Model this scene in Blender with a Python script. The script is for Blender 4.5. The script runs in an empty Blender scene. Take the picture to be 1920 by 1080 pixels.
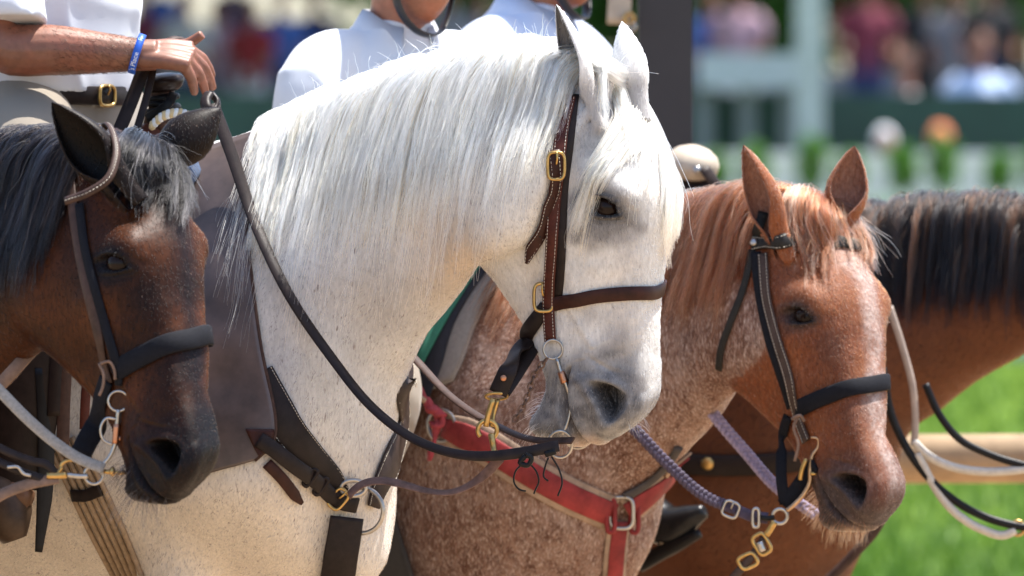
import bpy, bmesh, math, random
import numpy as np
from mathutils import Vector, Matrix, Quaternion, noise as mnoise
from mathutils.bvhtree import BVHTree
from mathutils.kdtree import KDTree

random.seed(7); rng = np.random.default_rng(11)
SC = bpy.context.scene
COL = SC.collection

# ------------------------------------------------------------------ camera
CAM = np.array([0.0, -15.0, 1.57]); FPX = 16000.0
PITCH = math.atan((540 - 250) / FPX)
cam_d = bpy.data.cameras.new('camera'); cam = bpy.data.objects.new('camera', cam_d); COL.objects.link(cam)
cam.location = CAM.tolist(); cam.rotation_euler = (math.pi / 2 - PITCH, 0, 0)
cam_d.sensor_width = 36; cam_d.lens = 300; cam_d.clip_start = 0.5; cam_d.clip_end = 2000
cam_d.dof.use_dof = True; cam_d.dof.focus_distance = 14.72; cam_d.dof.aperture_fstop = 5.2; cam_d.dof.aperture_blades = 0
SC.camera = cam

# ------------------------------------------------------------------ sky, sun, exposure
SUN_EL, SUN_AZ = math.radians(70), math.radians(60)      # azimuth measured from +Y (behind the horses) towards +X
world = bpy.data.worlds.new('World'); SC.world = world; world.use_nodes = True
wn = world.node_tree; wn.nodes.clear()
sky = wn.nodes.new('ShaderNodeTexSky'); sky.sky_type = 'NISHITA'; sky.sun_disc = False
sky.sun_elevation = SUN_EL; sky.sun_rotation = SUN_AZ; sky.air_density = 1.0; sky.dust_density = 1.5; sky.ozone_density = 1.0
bg = wn.nodes.new('ShaderNodeBackground'); bg.inputs['Strength'].default_value = 0.108
wo = wn.nodes.new('ShaderNodeOutputWorld')
wn.links.new(sky.outputs[0], bg.inputs[0]); wn.links.new(bg.outputs[0], wo.inputs[0])
sun_d = bpy.data.lights.new('sun', 'SUN'); sun_d.energy = 3.9; sun_d.angle = math.radians(0.53); sun_d.color = (1.0, 0.955, 0.89)
sun = bpy.data.objects.new('sun', sun_d); COL.objects.link(sun)
sdir = Vector((math.sin(SUN_AZ) * math.cos(SUN_EL), math.cos(SUN_AZ) * math.cos(SUN_EL), math.sin(SUN_EL)))
sun.rotation_euler = (-sdir).to_track_quat('-Z', 'Y').to_euler(); sun.location = (4, 6, 12)
SC.view_settings.view_transform = 'Standard'; SC.view_settings.look = 'None'
SC.view_settings.exposure = 1.68; SC.view_settings.gamma = 1.0
SC.render.engine = 'CYCLES'; SC.cycles.use_denoising = True
SC.cycles.max_bounces = 10; SC.cycles.diffuse_bounces = 4; SC.cycles.transparent_max_bounces = 16
SC.cycles_curves.shape = 'RIBBONS'; SC.cycles_curves.subdivisions = 2

# ------------------------------------------------------------------ helpers: pixels of the photograph <-> places
_f = np.array([0, math.cos(PITCH), -math.sin(PITCH)]); _u = np.array([0, math.sin(PITCH), math.cos(PITCH)]); _r = np.array([1.0, 0, 0])
def ray(px, py):
    d = _f + _r * ((px - 960) / FPX) + _u * ((540 - py) / FPX)
    return d / np.linalg.norm(d)
def P(px, py, Y):
    d = ray(px, py); t = (Y - CAM[1]) / d[1]
    return CAM + d * t
def proj(p):
    d = np.atleast_2d(p) - CAM; z = d @ _f
    return np.stack([960 + FPX * (d @ _r) / z, 540 - FPX * (d @ _u) / z], 1)
def V(a): return Vector([float(x) for x in a])
def unit(a):
    a = np.asarray(a, float); n = np.linalg.norm(a, axis=-1, keepdims=True); return a / np.maximum(n, 1e-12)

def cr(xs, ys, x):
    """cubic hermite through (xs, ys) with limited finite-difference tangents; ys may have extra axes"""
    xs = np.asarray(xs, float); ys = np.asarray(ys, float); x = np.clip(np.asarray(x, float), xs[0], xs[-1])
    h = np.diff(xs); d = np.diff(ys, axis=0) / h.reshape((-1,) + (1,) * (ys.ndim - 1))
    m = np.zeros_like(ys); m[0] = d[0]; m[-1] = d[-1]
    if len(xs) > 2:
        a = h[:-1].reshape((-1,) + (1,) * (ys.ndim - 1)); b = h[1:].reshape((-1,) + (1,) * (ys.ndim - 1))
        m[1:-1] = (d[:-1] * b + d[1:] * a) / (a + b)
    i = np.clip(np.searchsorted(xs, x, side='right') - 1, 0, len(xs) - 2)
    sh = (-1,) + (1,) * (ys.ndim - 1)
    hh = h[i].reshape(sh); t = ((x - xs[i]) / h[i]).reshape(sh)
    t2, t3 = t * t, t * t * t
    return (2*t3 - 3*t2 + 1) * ys[i] + (t3 - 2*t2 + t) * hh * m[i] + (-2*t3 + 3*t2) * ys[i+1] + (t3 - t2) * hh * m[i+1]

def path(pts, n):
    """resample a polyline smoothly: n points evenly along its length"""
    pts = np.asarray(pts, float)
    if len(pts) < 2: return pts
    s = np.concatenate([[0], np.cumsum(np.linalg.norm(np.diff(pts, axis=0), axis=1) + 1e-9)])
    t = np.linspace(0, s[-1], n * 4); q = cr(s, pts, t)
    s2 = np.concatenate([[0], np.cumsum(np.linalg.norm(np.diff(q, axis=0), axis=1))])
    return np.stack([np.interp(np.linspace(0, s2[-1], n), s2, q[:, k]) for k in range(pts.shape[1])], 1)

def smooth01(a, b, x):
    t = np.clip((np.asarray(x, float) - a) / (b - a), 0, 1); return t * t * (3 - 2 * t)

def vnoise(p, scale, seed=0):
    """cheap vectorised value noise in [-1, 1]"""
    q = np.asarray(p, float) * scale + seed * 17.13
    i = np.floor(q).astype(np.int64); f = q - i; f = f * f * (3 - 2 * f)
    def h(a):
        n = (a[:, 0] * 73856093) ^ (a[:, 1] * 19349663) ^ (a[:, 2] * 83492791) ^ (seed * 2654435)
        n = (n ^ (n >> 13)) * 1274126177; n = n ^ (n >> 16)
        return (n & 0xFFFF) / 32767.5 - 1
    r = 0
    for dx in (0, 1):
        for dy in (0, 1):
            for dz in (0, 1):
                w = (f[:, 0] if dx else 1 - f[:, 0]) * (f[:, 1] if dy else 1 - f[:, 1]) * (f[:, 2] if dz else 1 - f[:, 2])
                r = r + w * h(i + np.array([dx, dy, dz]))
    return r

# ------------------------------------------------------------------ helpers: objects
def link(o, parent=None):
    COL.objects.link(o)
    if parent is not None: o.parent = parent
    return o
def tag(o, label=None, cat=None, group=None, kind=None):
    if label: o['label'] = label
    if cat: o['category'] = cat
    if group: o['group'] = group
    if kind: o['kind'] = kind
    return o
def empty(name, loc=(0, 0, 0), label=None, cat=None, group=None):
    o = bpy.data.objects.new(name, None); o.empty_display_size = 0.1; link(o); o.location = [float(v) for v in loc]
    return tag(o, label, cat, group)
def mesh_obj(name, v, f, mat=None, parent=None, smooth=True):
    """v in world coordinates; a child is shifted by its parent's place so that it stays where it is"""
    v = np.asarray(v, float)
    if parent is not None:
        p = np.zeros(3); q = parent
        while q is not None: p = p + np.array(q.location); q = q.parent
        v = v - p
    me = bpy.data.meshes.new(name); me.from_pydata(v.tolist(), [], f if isinstance(f, list) else f.tolist()); me.update()
    if smooth: me.shade_smooth()
    if mat is not None: me.materials.append(mat)
    return link(bpy.data.objects.new(name, me), parent)

class MB:
    """collects shapes of ONE piece"""
    def __init__(s): s.v = []; s.f = []; s.n = 0
    def add(s, v, f):
        v = np.asarray(v, float); s.v.append(v); s.f += [[int(i) + s.n for i in q] for q in f]; s.n += len(v); return s
    def build(s, name, mat, parent=None, smooth=True): return mesh_obj(name, np.concatenate(s.v), s.f, mat, parent, smooth)

def grid_faces(m, n, closed=True, cap0=False, cap1=False, base=0):
    f = []
    nn = n if closed else n - 1
    for i in range(m - 1):
        for j in range(nn):
            k = (j + 1) % n
            f.append((base + i*n + j, base + i*n + k, base + (i+1)*n + k, base + (i+1)*n + j))
    if cap0: f.append(tuple(base + j for j in range(n))[::-1])
    if cap1: f.append(tuple(base + (m-1)*n + j for j in range(n)))
    return f

def frames(p, up=None):
    """tangent, side, normal along a path"""
    p = np.asarray(p, float); t = unit(np.gradient(p, axis=0))
    if up is not None:
        n = np.asarray(up, float); n = np.broadcast_to(n, p.shape).copy(); n = unit(n - t * np.sum(n * t, 1, keepdims=True))
    else:
        n = np.zeros_like(p); a = np.array([0, 0, 1.0]) if abs(t[0][2]) < .9 else np.array([1.0, 0, 0])
        n[0] = unit(a - t[0] * (a @ t[0]))
        for i in range(1, len(p)):
            q = n[i-1] - t[i] * (n[i-1] @ t[i]); n[i] = unit(q)
    return t, np.cross(t, n), n

def tube(p, r, k=10, up=None, cap=True, flat=1.0):
    p = np.asarray(p, float); t, s, n = frames(p, up); r = np.broadcast_to(np.asarray(r, float), (len(p),))
    a = np.arange(k) * 2 * math.pi / k
    v = p[:, None, :] + r[:, None, None] * (np.cos(a)[None, :, None] * s[:, None, :] + flat * np.sin(a)[None, :, None] * n[:, None, :])
    return v.reshape(-1, 3), grid_faces(len(p), k, True, cap, cap)

def strap(p, nrm, width, thick, round_=0.35):
    """a leather strap: rounded rectangular section, lying with its flat side along nrm; the path is its inner face"""
    p = np.asarray(p, float); t, s, n = frames(p, nrm)
    w = np.broadcast_to(np.asarray(width, float), (len(p),)) / 2; h = thick; c = min(h * round_, h * .45)
    sec = lambda w: [(-w, c), (-w + c, 0), (w - c, 0), (w, c), (w, h - c), (w - c, h), (0, h * 1.04), (-w + c, h), (-w, h - c)]
    v = []
    for i in range(len(p)):
        for a, b in sec(w[i]): v.append(p[i] + s[i] * a + n[i] * b)
    return np.array(v), grid_faces(len(p), 9, True, True, True)

def ring_torus(c, u, v_, R, r, k=28, m=8, R2=None, a0=0, a1=2 * math.pi):
    """a ring about c in the plane of u and v_"""
    c = np.asarray(c, float); u = unit(u); v_ = np.asarray(v_, float); v_ = unit(v_ - u * (u @ v_)); R2 = R2 or R
    full = abs(a1 - a0 - 2 * math.pi) < 1e-6
    a = np.linspace(a0, a1, k, endpoint=not full)
    p = c + np.cos(a)[:, None] * u * R + np.sin(a)[:, None] * v_ * R2
    if not full: return tube(p, r, m)
    w = np.cross(u, v_); b = np.arange(m) * 2 * math.pi / m
    out = unit(np.cos(a)[:, None] * u * R2 + np.sin(a)[:, None] * v_ * R)
    vv = p[:, None, :] + r * (np.cos(b)[None, :, None] * out[:, None, :] + np.sin(b)[None, :, None] * w)
    f = []
    for i in range(k):
        for j in range(m):
            f.append((i*m + j, ((i+1) % k)*m + j, ((i+1) % k)*m + (j+1) % m, i*m + (j+1) % m))
    return vv.reshape(-1, 3), f

def lathe(c, axis, prof, k=24, ref=(1, 0, 0.1)):
    """prof: list of (distance along the axis, radius)"""
    ax = unit(axis); u = np.asarray(ref, float); u = unit(u - ax * (u @ ax)); w = np.cross(ax, u)
    a = np.arange(k) * 2 * math.pi / k; prof = np.asarray(prof, float)
    v = np.asarray(c, float) + prof[:, None, :1] * ax + prof[:, None, 1:2] * (np.cos(a)[None, :, None] * u + np.sin(a)[None, :, None] * w)
    return v.reshape(-1, 3), grid_faces(len(prof), k, True, True, True)

def box(lo, hi):
    x0, y0, z0 = lo; x1, y1, z1 = hi
    v = [(x0,y0,z0),(x1,y0,z0),(x1,y1,z0),(x0,y1,z0),(x0,y0,z1),(x1,y0,z1),(x1,y1,z1),(x0,y1,z1)]
    return v, [(0,3,2,1),(4,5,6,7),(0,1,5,4),(1,2,6,5),(2,3,7,6),(3,0,4,7)]

def loft(rings, closed_caps=True):
    r = np.asarray(rings, float); return r.reshape(-1, 3), grid_faces(r.shape[0], r.shape[1], True, closed_caps, closed_caps)

# ------------------------------------------------------------------ helpers: materials
def nodes_of(name):
    m = bpy.data.materials.new(name); m.use_nodes = True; nt = m.node_tree; nt.nodes.clear()
    out = nt.nodes.new('ShaderNodeOutputMaterial'); b = nt.nodes.new('ShaderNodeBsdfPrincipled'); nt.links.new(b.outputs[0], out.inputs[0])
    return m, nt, b
def N(nt, kind, **kw):
    n = nt.nodes.new(kind)
    for k, v in kw.items():
        if k in n.inputs.keys(): n.inputs[k].default_value = v
        else: setattr(n, k, v)
    return n
def tex_noise(nt, scale, detail=4, rough=.6, stretch=None, rot=None, kind='noise', coord='Object'):
    tc = nt.nodes.new('ShaderNodeTexCoord'); src = tc.outputs[coord]
    if stretch is not None or rot is not None:
        mp = nt.nodes.new('ShaderNodeMapping'); nt.links.new(src, mp.inputs[0])
        if stretch is not None: mp.inputs['Scale'].default_value = stretch
        if rot is not None: mp.inputs['Rotation'].default_value = rot
        src = mp.outputs[0]
    if kind == 'noise':
        n = N(nt, 'ShaderNodeTexNoise', Scale=scale, Detail=detail, Roughness=rough)
    else:
        n = N(nt, 'ShaderNodeTexVoronoi', Scale=scale); n.feature = kind
    nt.links.new(src, n.inputs['Vector']); return n
def ramp(nt, src, stops, interp='LINEAR'):
    r = nt.nodes.new('ShaderNodeValToRGB'); r.color_ramp.interpolation = interp; e = r.color_ramp.elements
    while len(e) < len(stops): e.new(0.5)
    for k, (p, c) in enumerate(stops):
        e[k].position = p; e[k].color = tuple(c) + (1,) if len(c) == 3 else c
    nt.links.new(src, r.inputs[0]); return r.outputs[0]
def mixc(nt, a, b, fac, mode='MIX'):
    m = nt.nodes.new('ShaderNodeMix'); m.data_type = 'RGBA'; m.blend_type = mode
    for s, v in ((m.inputs[6], a), (m.inputs[7], b), (m.inputs[0], fac)):
        if hasattr(v, 'is_linked') or hasattr(v, 'links'): nt.links.new(v, s)
        else: s.default_value = v if not isinstance(v, tuple) or len(v) == 4 else v + (1,)
    return m.outputs[2]
def bump(nt, b, h, strength=.3, dist=.002):
    n = N(nt, 'ShaderNodeBump', Strength=strength, Distance=dist); nt.links.new(h, n.inputs['Height']); nt.links.new(n.outputs[0], b.inputs['Normal']); return n
_mats = {}
def simple(name, col, rough=.6, metal=0, var=.25, scale=25, bmp=.15, bscale=None, bdist=.001, spec=.5, sheen=0, coat=0):
    if name in _mats: return _mats[name]
    m, nt, b = nodes_of(name)
    n = tex_noise(nt, scale, 5, .65)
    lo = tuple(c * (1 - var) for c in col); hi = tuple(min(1, c * (1 + var)) for c in col)
    nt.links.new(ramp(nt, n.outputs[0], [(.3, lo), (.7, hi)]), b.inputs['Base Color'])
    b.inputs['Roughness'].default_value = rough; b.inputs['Metallic'].default_value = metal
    b.inputs['Specular IOR Level'].default_value = spec; b.inputs['Sheen Weight'].default_value = sheen; b.inputs['Coat Weight'].default_value = coat
    if bmp:
        n2 = tex_noise(nt, bscale or scale * 6, 3, .6); bump(nt, b, n2.outputs[0], bmp, bdist)
    _mats[name] = m; return m
# ------------------------------------------------------------------ horses: head in its own frame (x to the nose, y to the left, z to the brow)
FR = [.04, .18, .36, .55, .75, .92]
HST = [  # x, z of the brow line, z of the jaw line, half widths at the fractions FR of the depth
 (-.06, -.060, -.150, (.030, .050, .060, .058, .050, .030)),
 ( .00, -.022, -.205, (.042, .064, .072, .072, .064, .040)),
 ( .07,  .004, -.262, (.052, .080, .088, .088, .080, .048)),
 ( .13,  .018, -.292, (.058, .094, .099, .096, .086, .052)),
 ( .19,  .022, -.292, (.060, .102, .104, .097, .086, .052)),
 ( .25,  .014, -.264, (.057, .092, .098, .090, .078, .047)),
 ( .31,  .002, -.226, (.052, .077, .085, .078, .066, .041)),
 ( .37, -.006, -.194, (.047, .064, .070, .064, .055, .036)),
 ( .43, -.012, -.172, (.043, .057, .060, .056, .049, .035)),
 ( .48, -.017, -.162, (.042, .057, .060, .055, .048, .036)),
 ( .525,-.022, -.164, (.043, .060, .064, .057, .049, .038)),
 ( .56, -.027, -.168, (.042, .060, .065, .057, .050, .038)),
]
def pring(ctrl, k):
    """periodic Catmull-Rom through ctrl (M, C, 2) -> (M, C*k, 2)"""
    c0 = ctrl; cm = np.roll(ctrl, 1, 1); c1 = np.roll(ctrl, -1, 1); c2 = np.roll(ctrl, -2, 1)
    t = (np.arange(k) / k)[None, None, :, None]
    A, B, C, D = [q[:, :, None, :] for q in (cm, c0, c1, c2)]
    q = .5 * ((2*B) + (-A + C)*t + (2*A - 5*B + 4*C - D)*t*t + (-A + 3*B - 3*C + D)*t**3)
    return q.reshape(ctrl.shape[0], -1, ctrl.shape[2])

def head_points():
    xs = np.array([s[0] for s in HST]); zt = np.array([s[1] for s in HST]); zb = np.array([s[2] for s in HST]); w = np.array([s[3] for s in HST])
    x0, x1 = .548, .624
    X = np.concatenate([np.linspace(-.06, .10, 36)[:-1], np.linspace(.10, .29, 84)[:-1], np.linspace(.29, .44, 40)[:-1], np.linspace(.44, x0, 50)[:-1],
                        x0 + (x1 - x0) * np.sin(np.linspace(0, math.pi / 2 * .985, 54))])
    Zt, Zb, W = cr(xs, zt, X), cr(xs, zb, X), cr(xs, w, X)
    M = len(X); ctrl = np.zeros((M, 14, 2)); D = Zt - Zb
    ctrl[:, 0] = np.stack([0 * X, Zt], 1); ctrl[:, 7] = np.stack([0 * X, Zb], 1)
    for i, f in enumerate(FR):
        ctrl[:, 1 + i] = np.stack([W[:, i], Zt - D * f], 1); ctrl[:, 13 - i] = np.stack([-W[:, i], Zt - D * f], 1)
    R = pring(ctrl, 12)
    # round off the end of the muzzle
    u = np.clip((X - x0) / (x1 - x0), 0, 1); s = np.sqrt(np.maximum(1 - u**2.9, 0)); zc = -.103 - .006 * u
    R[:, :, 0] *= (.25 + .75 * s)[:, None] * np.where(u > .97, s / .6, 1).clip(0, 1)[:, None] if False else s[:, None]**.8
    R[:, :, 1] = zc[:, None] + (R[:, :, 1] - zc[:, None]) * s[:, None]
    pts = np.concatenate([np.repeat(X[:, None], R.shape[1], 1)[:, :, None], R], 2)
    return pts

def grid_normals(p):
    du = np.gradient(p, axis=0); dv = np.roll(p, -1, 1) - np.roll(p, 1, 1)
    return unit(np.cross(dv, du))

EYE = np.array([.205, .097, -.040])
def head_mesh(eye_tilt=22.0, eye_open=1.0, mouth_open=0.0, nostril=1.0):
    p = head_points(); n = grid_normals(p)
    if np.mean(np.sum(n[100, :, 1:] * (p[100, :, 1:] - p[100, :, 1:].mean(0)), 1)) < 0: n = -n
    side = lambda c: np.array([c, (c[0], -c[1], c[2])])
    def brush(c, r, a, both=True, nn=None):
        nonlocal p
        d = 0
        for q in (side(c) if both else [np.array(c)]):
            d = d + np.exp(-np.sum(((p - q) / np.array(r))**2, 2))
        p = p + n * (a * d)[:, :, None]
    def ridge(a, b, r, amt):
        nonlocal p
        for sg in (1, -1):
            A = np.array([a[0], sg * a[1], a[2]]); B = np.array([b[0], sg * b[1], b[2]]); ab = B - A
            t = np.clip(((p - A) @ ab) / (ab @ ab), 0, 1); d = np.linalg.norm(p - (A + t[:, :, None] * ab), axis=2)
            p = p + n * (amt * np.exp(-(d / r)**2))[:, :, None]
    brush((.185, .088, -.012), (.040, .030, .022), .016)          # brow ridge over the eye
    brush((.12, .068, .0), (.026, .03, .03), -.010)               # hollow above the eye
    brush((.235, .09, -.075), (.03, .03, .02), .005)
    ridge((.235, .092, -.098), (.345, .072, -.092), .013, .0075)  # facial crest
    brush((.33, .066, -.142), (.05, .03, .03), -.009)             # hollow under the crest
    brush((.36, .056, -.048), (.06, .03, .026), -.006)            # between nasal bone and crest
    brush((.12, .09, -.20), (.075, .04, .075), .008)              # round cheek
    brush((.22, .085, -.235), (.05, .04, .04), .004)
    ridge((.02, .07, -.05), (.10, .085, -.09), .018, .006)        # jaw joint
    brush((.49, .055, -.046), (.028, .02, .022), -.006)           # above the nostril
    brush((.565, .02, -.16), (.028, .04, .026), .012)             # chin
    brush((.495, .0, -.166), (.022, .05, .02), -.008, False)      # chin groove
    brush((.59, .03, -.075), (.03, .03, .03), .006)               # upper lip
    brush((.54, .056, -.098), (.035, .02, .016), .007)            # lip over the mouth line
    n = grid_normals(p)
    if np.mean(np.sum(n[100, :, 1:] * (p[100, :, 1:] - p[100, :, 1:].mean(0)), 1)) < 0: n = -n
    for a_, b_ in (((.232, .094, -.075), (.29, .080, -.112)), ((.29, .080, -.112), (.35, .066, -.138)), ((.35, .066, -.138), (.42, .056, -.145)), ((.29, .080, -.112), (.36, .066, -.105)), ((.36, .066, -.105), (.45, .057, -.075))): ridge(a_, b_, .0042, .0028)   # veins
    for k in range(5): ridge((.472 + .006 * k, .056, -.088 - .002 * k), (.478 + .008 * k, .056, -.128), .0028, -.0016)      # creases at the corner of the mouth
    for k in range(4): ridge((.515 + .004 * k, .058, -.036 - .003 * k), (.50 - .012 * k, .058, -.062 - .007 * k), .003, -.0014)  # creases behind the nostril
    fl = p.reshape(-1, 3); p = p + n * (.0009 * vnoise(fl, 30, 21) + .0005 * vnoise(fl, 70, 22) + .0003 * vnoise(fl, 150, 23)).reshape(p.shape[:2])[:, :, None]
    # mouth line
    mx = np.linspace(.478, .628, 24); mz = cr([.478, .52, .57, .60, .63], [-.106, -.121, -.124, -.121, -.115], mx)
    d = np.abs(p[:, :, 2] - np.interp(p[:, :, 0], mx, mz)); on = smooth01(.472, .492, p[:, :, 0])
    ml = on * np.exp(-(d / .0035)**2)
    p = p - n * (.011 * ml)[:, :, None]
    p = p + n * (.0035 * on * np.exp(-((d - .009) / .006)**2))[:, :, None]
    # nostrils
    ndark = 0
    for sg in (1, -1):
        c = np.array([.549, sg * .058, -.066]); q = p - c
        a = math.radians(4); e1 = q[:, :, 0] * math.cos(a) + q[:, :, 2] * math.sin(a); e2 = -q[:, :, 0] * math.sin(a) + q[:, :, 2] * math.cos(a)
        near = smooth01(.07, .03, np.abs(q[:, :, 1])) * (p[:, :, 1] * sg > 0)
        e2 = e2 + 7.0 * (e1 - .004)**2                              # comma-shaped
        rr = np.sqrt((e1 / .038)**2 + (e2 / .0165)**2)
        rim = near * np.exp(-((rr - 1.2) / .30)**2) * (.35 + .65 * smooth01(.012, -.012, e2))
        cav = near * smooth01(1.05, .5, rr)
        wing = near * np.exp(-((e1 - .006) / .022)**2 - ((e2 - .008) / .0055)**2)      # fold inside
        p = p + n * (.0065 * rim - .036 * nostril * cav + .010 * wing)[:, :, None]
        p[:, :, 1] -= sg * .010 * cav
        ndark = np.maximum(ndark, near * smooth01(1.15, .75, rr) * (1 - .5 * wing))
    # eyes: almond opening with lids
    lid = 0; sock = 0
    for sg in (1, -1):
        c = np.array([EYE[0], sg * EYE[1], EYE[2]]); q = p - c; a = math.radians(eye_tilt)
        e1 = q[:, :, 0] * math.sin(a) + q[:, :, 2] * math.cos(a)      # along the opening, towards the inner corner
        e2 = -q[:, :, 0] * math.cos(a) + q[:, :, 2] * math.sin(a)     # towards the poll
        near = (p[:, :, 1] * sg > .03) * np.exp(-(np.linalg.norm(q, axis=2) / .06)**4)
        hw = .0265; t = np.clip(e1 / hw, -1, 1); up = .0165 * eye_open * (1 - t * t)**.75; lo = .0120 * eye_open * (1 - t * t)**.9
        sd = np.where(e2 > 0, e2 - up, -e2 - lo); sd = np.where(np.abs(e1) > hw, np.hypot(np.abs(e1) - hw, e2), sd)
        inside = near * smooth01(.0012, -.0028, sd)
        lidu = near * np.exp(-((sd - .0035) / .0032)**2) * smooth01(-.004, .004, e2)
        lidl = near * np.exp(-((sd - .003) / .0026)**2) * smooth01(.004, -.004, e2)
        fold = near * np.exp(-((sd - .0095) / .0022)**2) * smooth01(-.002, .006, e2) + .6 * near * np.exp(-((sd - .009) / .002)**2) * smooth01(.002, -.006, e2)
        fold2 = near * (np.exp(-((sd - .019) / .0025)**2) * smooth01(.0, .010, e2) + .5 * np.exp(-((sd - .016) / .002)**2) * smooth01(-.002, -.010, e2))
        p = p + n * (.0055 * lidu + .0034 * lidl - .0036 * fold - .0024 * fold2 - .018 * inside)[:, :, None]
        lid = np.maximum(lid, near * np.exp(-(np.maximum(sd, 0) / .0135)**2)); sock = np.maximum(sock, near * smooth01(.006, .0, sd))
    if mouth_open:
        m = smooth01(.46, .60, p[:, :, 0]) * smooth01(.004, -.004, p[:, :, 2] - np.interp(p[:, :, 0], mx, mz))
        p[:, :, 2] -= mouth_open * m; p[:, :, 0] -= .4 * mouth_open * m
    M, K = p.shape[:2]
    v = p.reshape(-1, 3); f = grid_faces(M, K)
    v = np.concatenate([v, [p[0].mean(0)], [p[-1].mean(0) + np.array([.0012, 0, 0])]]); a, b = M * K, M * K + 1
    for j in range(K):
        k = (j + 1) % K; f.append((a, k, j)); f.append((b, (M-1)*K + j, (M-1)*K + k))
    z2 = np.zeros(2)
    at = dict(mouth=np.append(ml.ravel(), z2), nost=np.append(np.broadcast_to(ndark, (M, K)).ravel(), z2), lid=np.append(lid.ravel(), z2), sock=np.append(sock.ravel(), z2))
    return v, f, at

LM = dict(eye=(.205, -.097, -.040), farorb=(.185, .098, -.005), nostril=(.552, -.058, -.066), mouth=(.482, -.055, -.108), nosetip=(.575, .022, -.034),
          lip=(.618, 0, -.105), chin=(.575, -.01, -.172), jowl=(.27, -.05, -.25), nband=(.40, .034, -.014), nearear=(.03, -.05, -.012), farear=(.03, .05, -.012),
          jaw2=(.40, -.04, -.182), brow=(.10, .045, .008), nose2=(.49, .04, -.024))

def head_fit(R, t, scale, targets, lam=.02):
    """pose, then a smooth bend of the head so that its features fall where this horse has them"""
    R = np.array(R); t = np.array(t)
    def pose(l): return (np.asarray(l, float) * scale) @ R.T + t
    A = pose([LM[k] for k in targets]); px = np.array([targets[k] for k in targets], float)
    err = px - proj(A); z = ((A - CAM) @ _f)[:, None]
    D = (err[:, :1] * _r - err[:, 1:] * _u) * z / FPX
    n = len(A); K = np.linalg.norm(A[:, None] - A[None], axis=2) + np.eye(n) * (-lam)
    Q = np.concatenate([np.ones((n, 1)), A - t], 1)
    S = np.zeros((n + 4, n + 4)); S[:n, :n] = K; S[:n, n:] = Q; S[n:, :n] = Q.T; S[n:, n:] = -np.eye(4) * 1e-3
    w = np.linalg.solve(S, np.concatenate([D, np.zeros((4, 3))]))
    print('head residual px', np.abs(err).max(0).round(0))
    def warp(l):
        p = pose(np.atleast_2d(l)); k = np.linalg.norm(p[:, None] - A[None], axis=2)
        return p + k @ w[:n] + np.concatenate([np.ones((len(p), 1)), p - t], 1) @ w[n:]
    return warp

def body_mesh(rings, per=10, k=8, legs=()):
    """rings: (top point, bottom point, half width, profile 0 neck .. 1 barrel, lateral vector)"""
    T = np.array([r[0] for r in rings]); B = np.array([r[1] for r in rings]); w = np.array([r[2] for r in rings]); pf = np.array([r[3] for r in rings]); L = unit([r[4] for r in rings])
    s = np.concatenate([[0], np.cumsum(np.linalg.norm(np.diff((T + B) / 2, axis=0), axis=1))])
    u = np.concatenate([np.linspace(s[i], s[i+1], per, endpoint=False) for i in range(len(s) - 1)] + [[s[-1]]])
    T, B, w, pf, L = cr(s, T, u), cr(s, B, u), cr(s, w, u), cr(s, pf, u), unit(cr(s, L, u))
    neck = np.array([.30, .52, .80, 1.0, .94, .58]); barrel = np.array([.46, .80, .98, 1.0, .88, .52])
    Wd = w[:, None] * ((1 - pf)[:, None] * neck + pf[:, None] * barrel)
    ctrl = np.zeros((len(u), 14, 2)); ctrl[:, 7, 1] = 1
    for i, f in enumerate(FR):
        ctrl[:, 1+i, 0] = Wd[:, i]; ctrl[:, 1+i, 1] = f; ctrl[:, 13-i, 0] = -Wd[:, i]; ctrl[:, 13-i, 1] = f
    R = pring(ctrl, k)
    p = T[:, None] + R[:, :, 1:2] * (B - T)[:, None] + R[:, :, 0:1] * L[:, None]
    return p, u / s[-1]

def close_grid(p):
    M, K = p.shape[:2]; v = np.concatenate([p.reshape(-1, 3), [p[0].mean(0)], [p[-1].mean(0)]]); f = grid_faces(M, K); a, b = M*K, M*K + 1
    for j in range(K):
        k = (j + 1) % K; f.append((a, k, j)); f.append((b, (M-1)*K + j, (M-1)*K + k))
    return v, f

def ear_mesh(base, tip, opening, rad=.036, bend=0.0, th=.0035):
    """a cupped ear: shell open towards `opening`"""
    base, tip = np.array(base, float), np.array(tip, float); ax = unit(tip - base); Ln = np.linalg.norm(tip - base)
    o = np.asarray(opening, float); o = unit(o - ax * (o @ ax)); s = np.cross(ax, o)
    tt = np.linspace(-.42, 1, 52); K = 26; rings = []
    for t in tt:
        r = rad * float(cr([-.22, 0, .18, .38, .6, .8, .93, 1.0], [.70, .80, 1.0, 1.05, .86, .52, .24, .02], [t])[0])
        om = math.radians(float(cr([-.22, 0, .12, .3, .6, 1], [14, 16, 34, 58, 66, 60], [t])[0]))   # half opening
        c = base + ax * Ln * t + o * bend * (t * t) * Ln + s * 0
        a = np.linspace(om, 2 * math.pi - om, K); e = .72
        outer = c + (np.cos(a)[:, None] * o * r * e + np.sin(a)[:, None] * s * r)
        tk = min(th, r * .35); inner = c + (np.cos(a)[:, None] * o * (r * e - tk) + np.sin(a)[:, None] * s * (r - tk)) + o * tk * .3
        rings.append(np.concatenate([outer, inner[::-1]]))
    p = np.array(rings); v, f = close_grid(p)
    inner = np.zeros(p.shape[:2]); inner[:, K:] = 1; tipw = np.repeat(np.clip(tt, 0, 1)[:, None], 2 * K, 1)
    return v, f, np.append(inner.ravel(), [0, 0]), np.append(tipw.ravel(), [0, 1])

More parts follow.
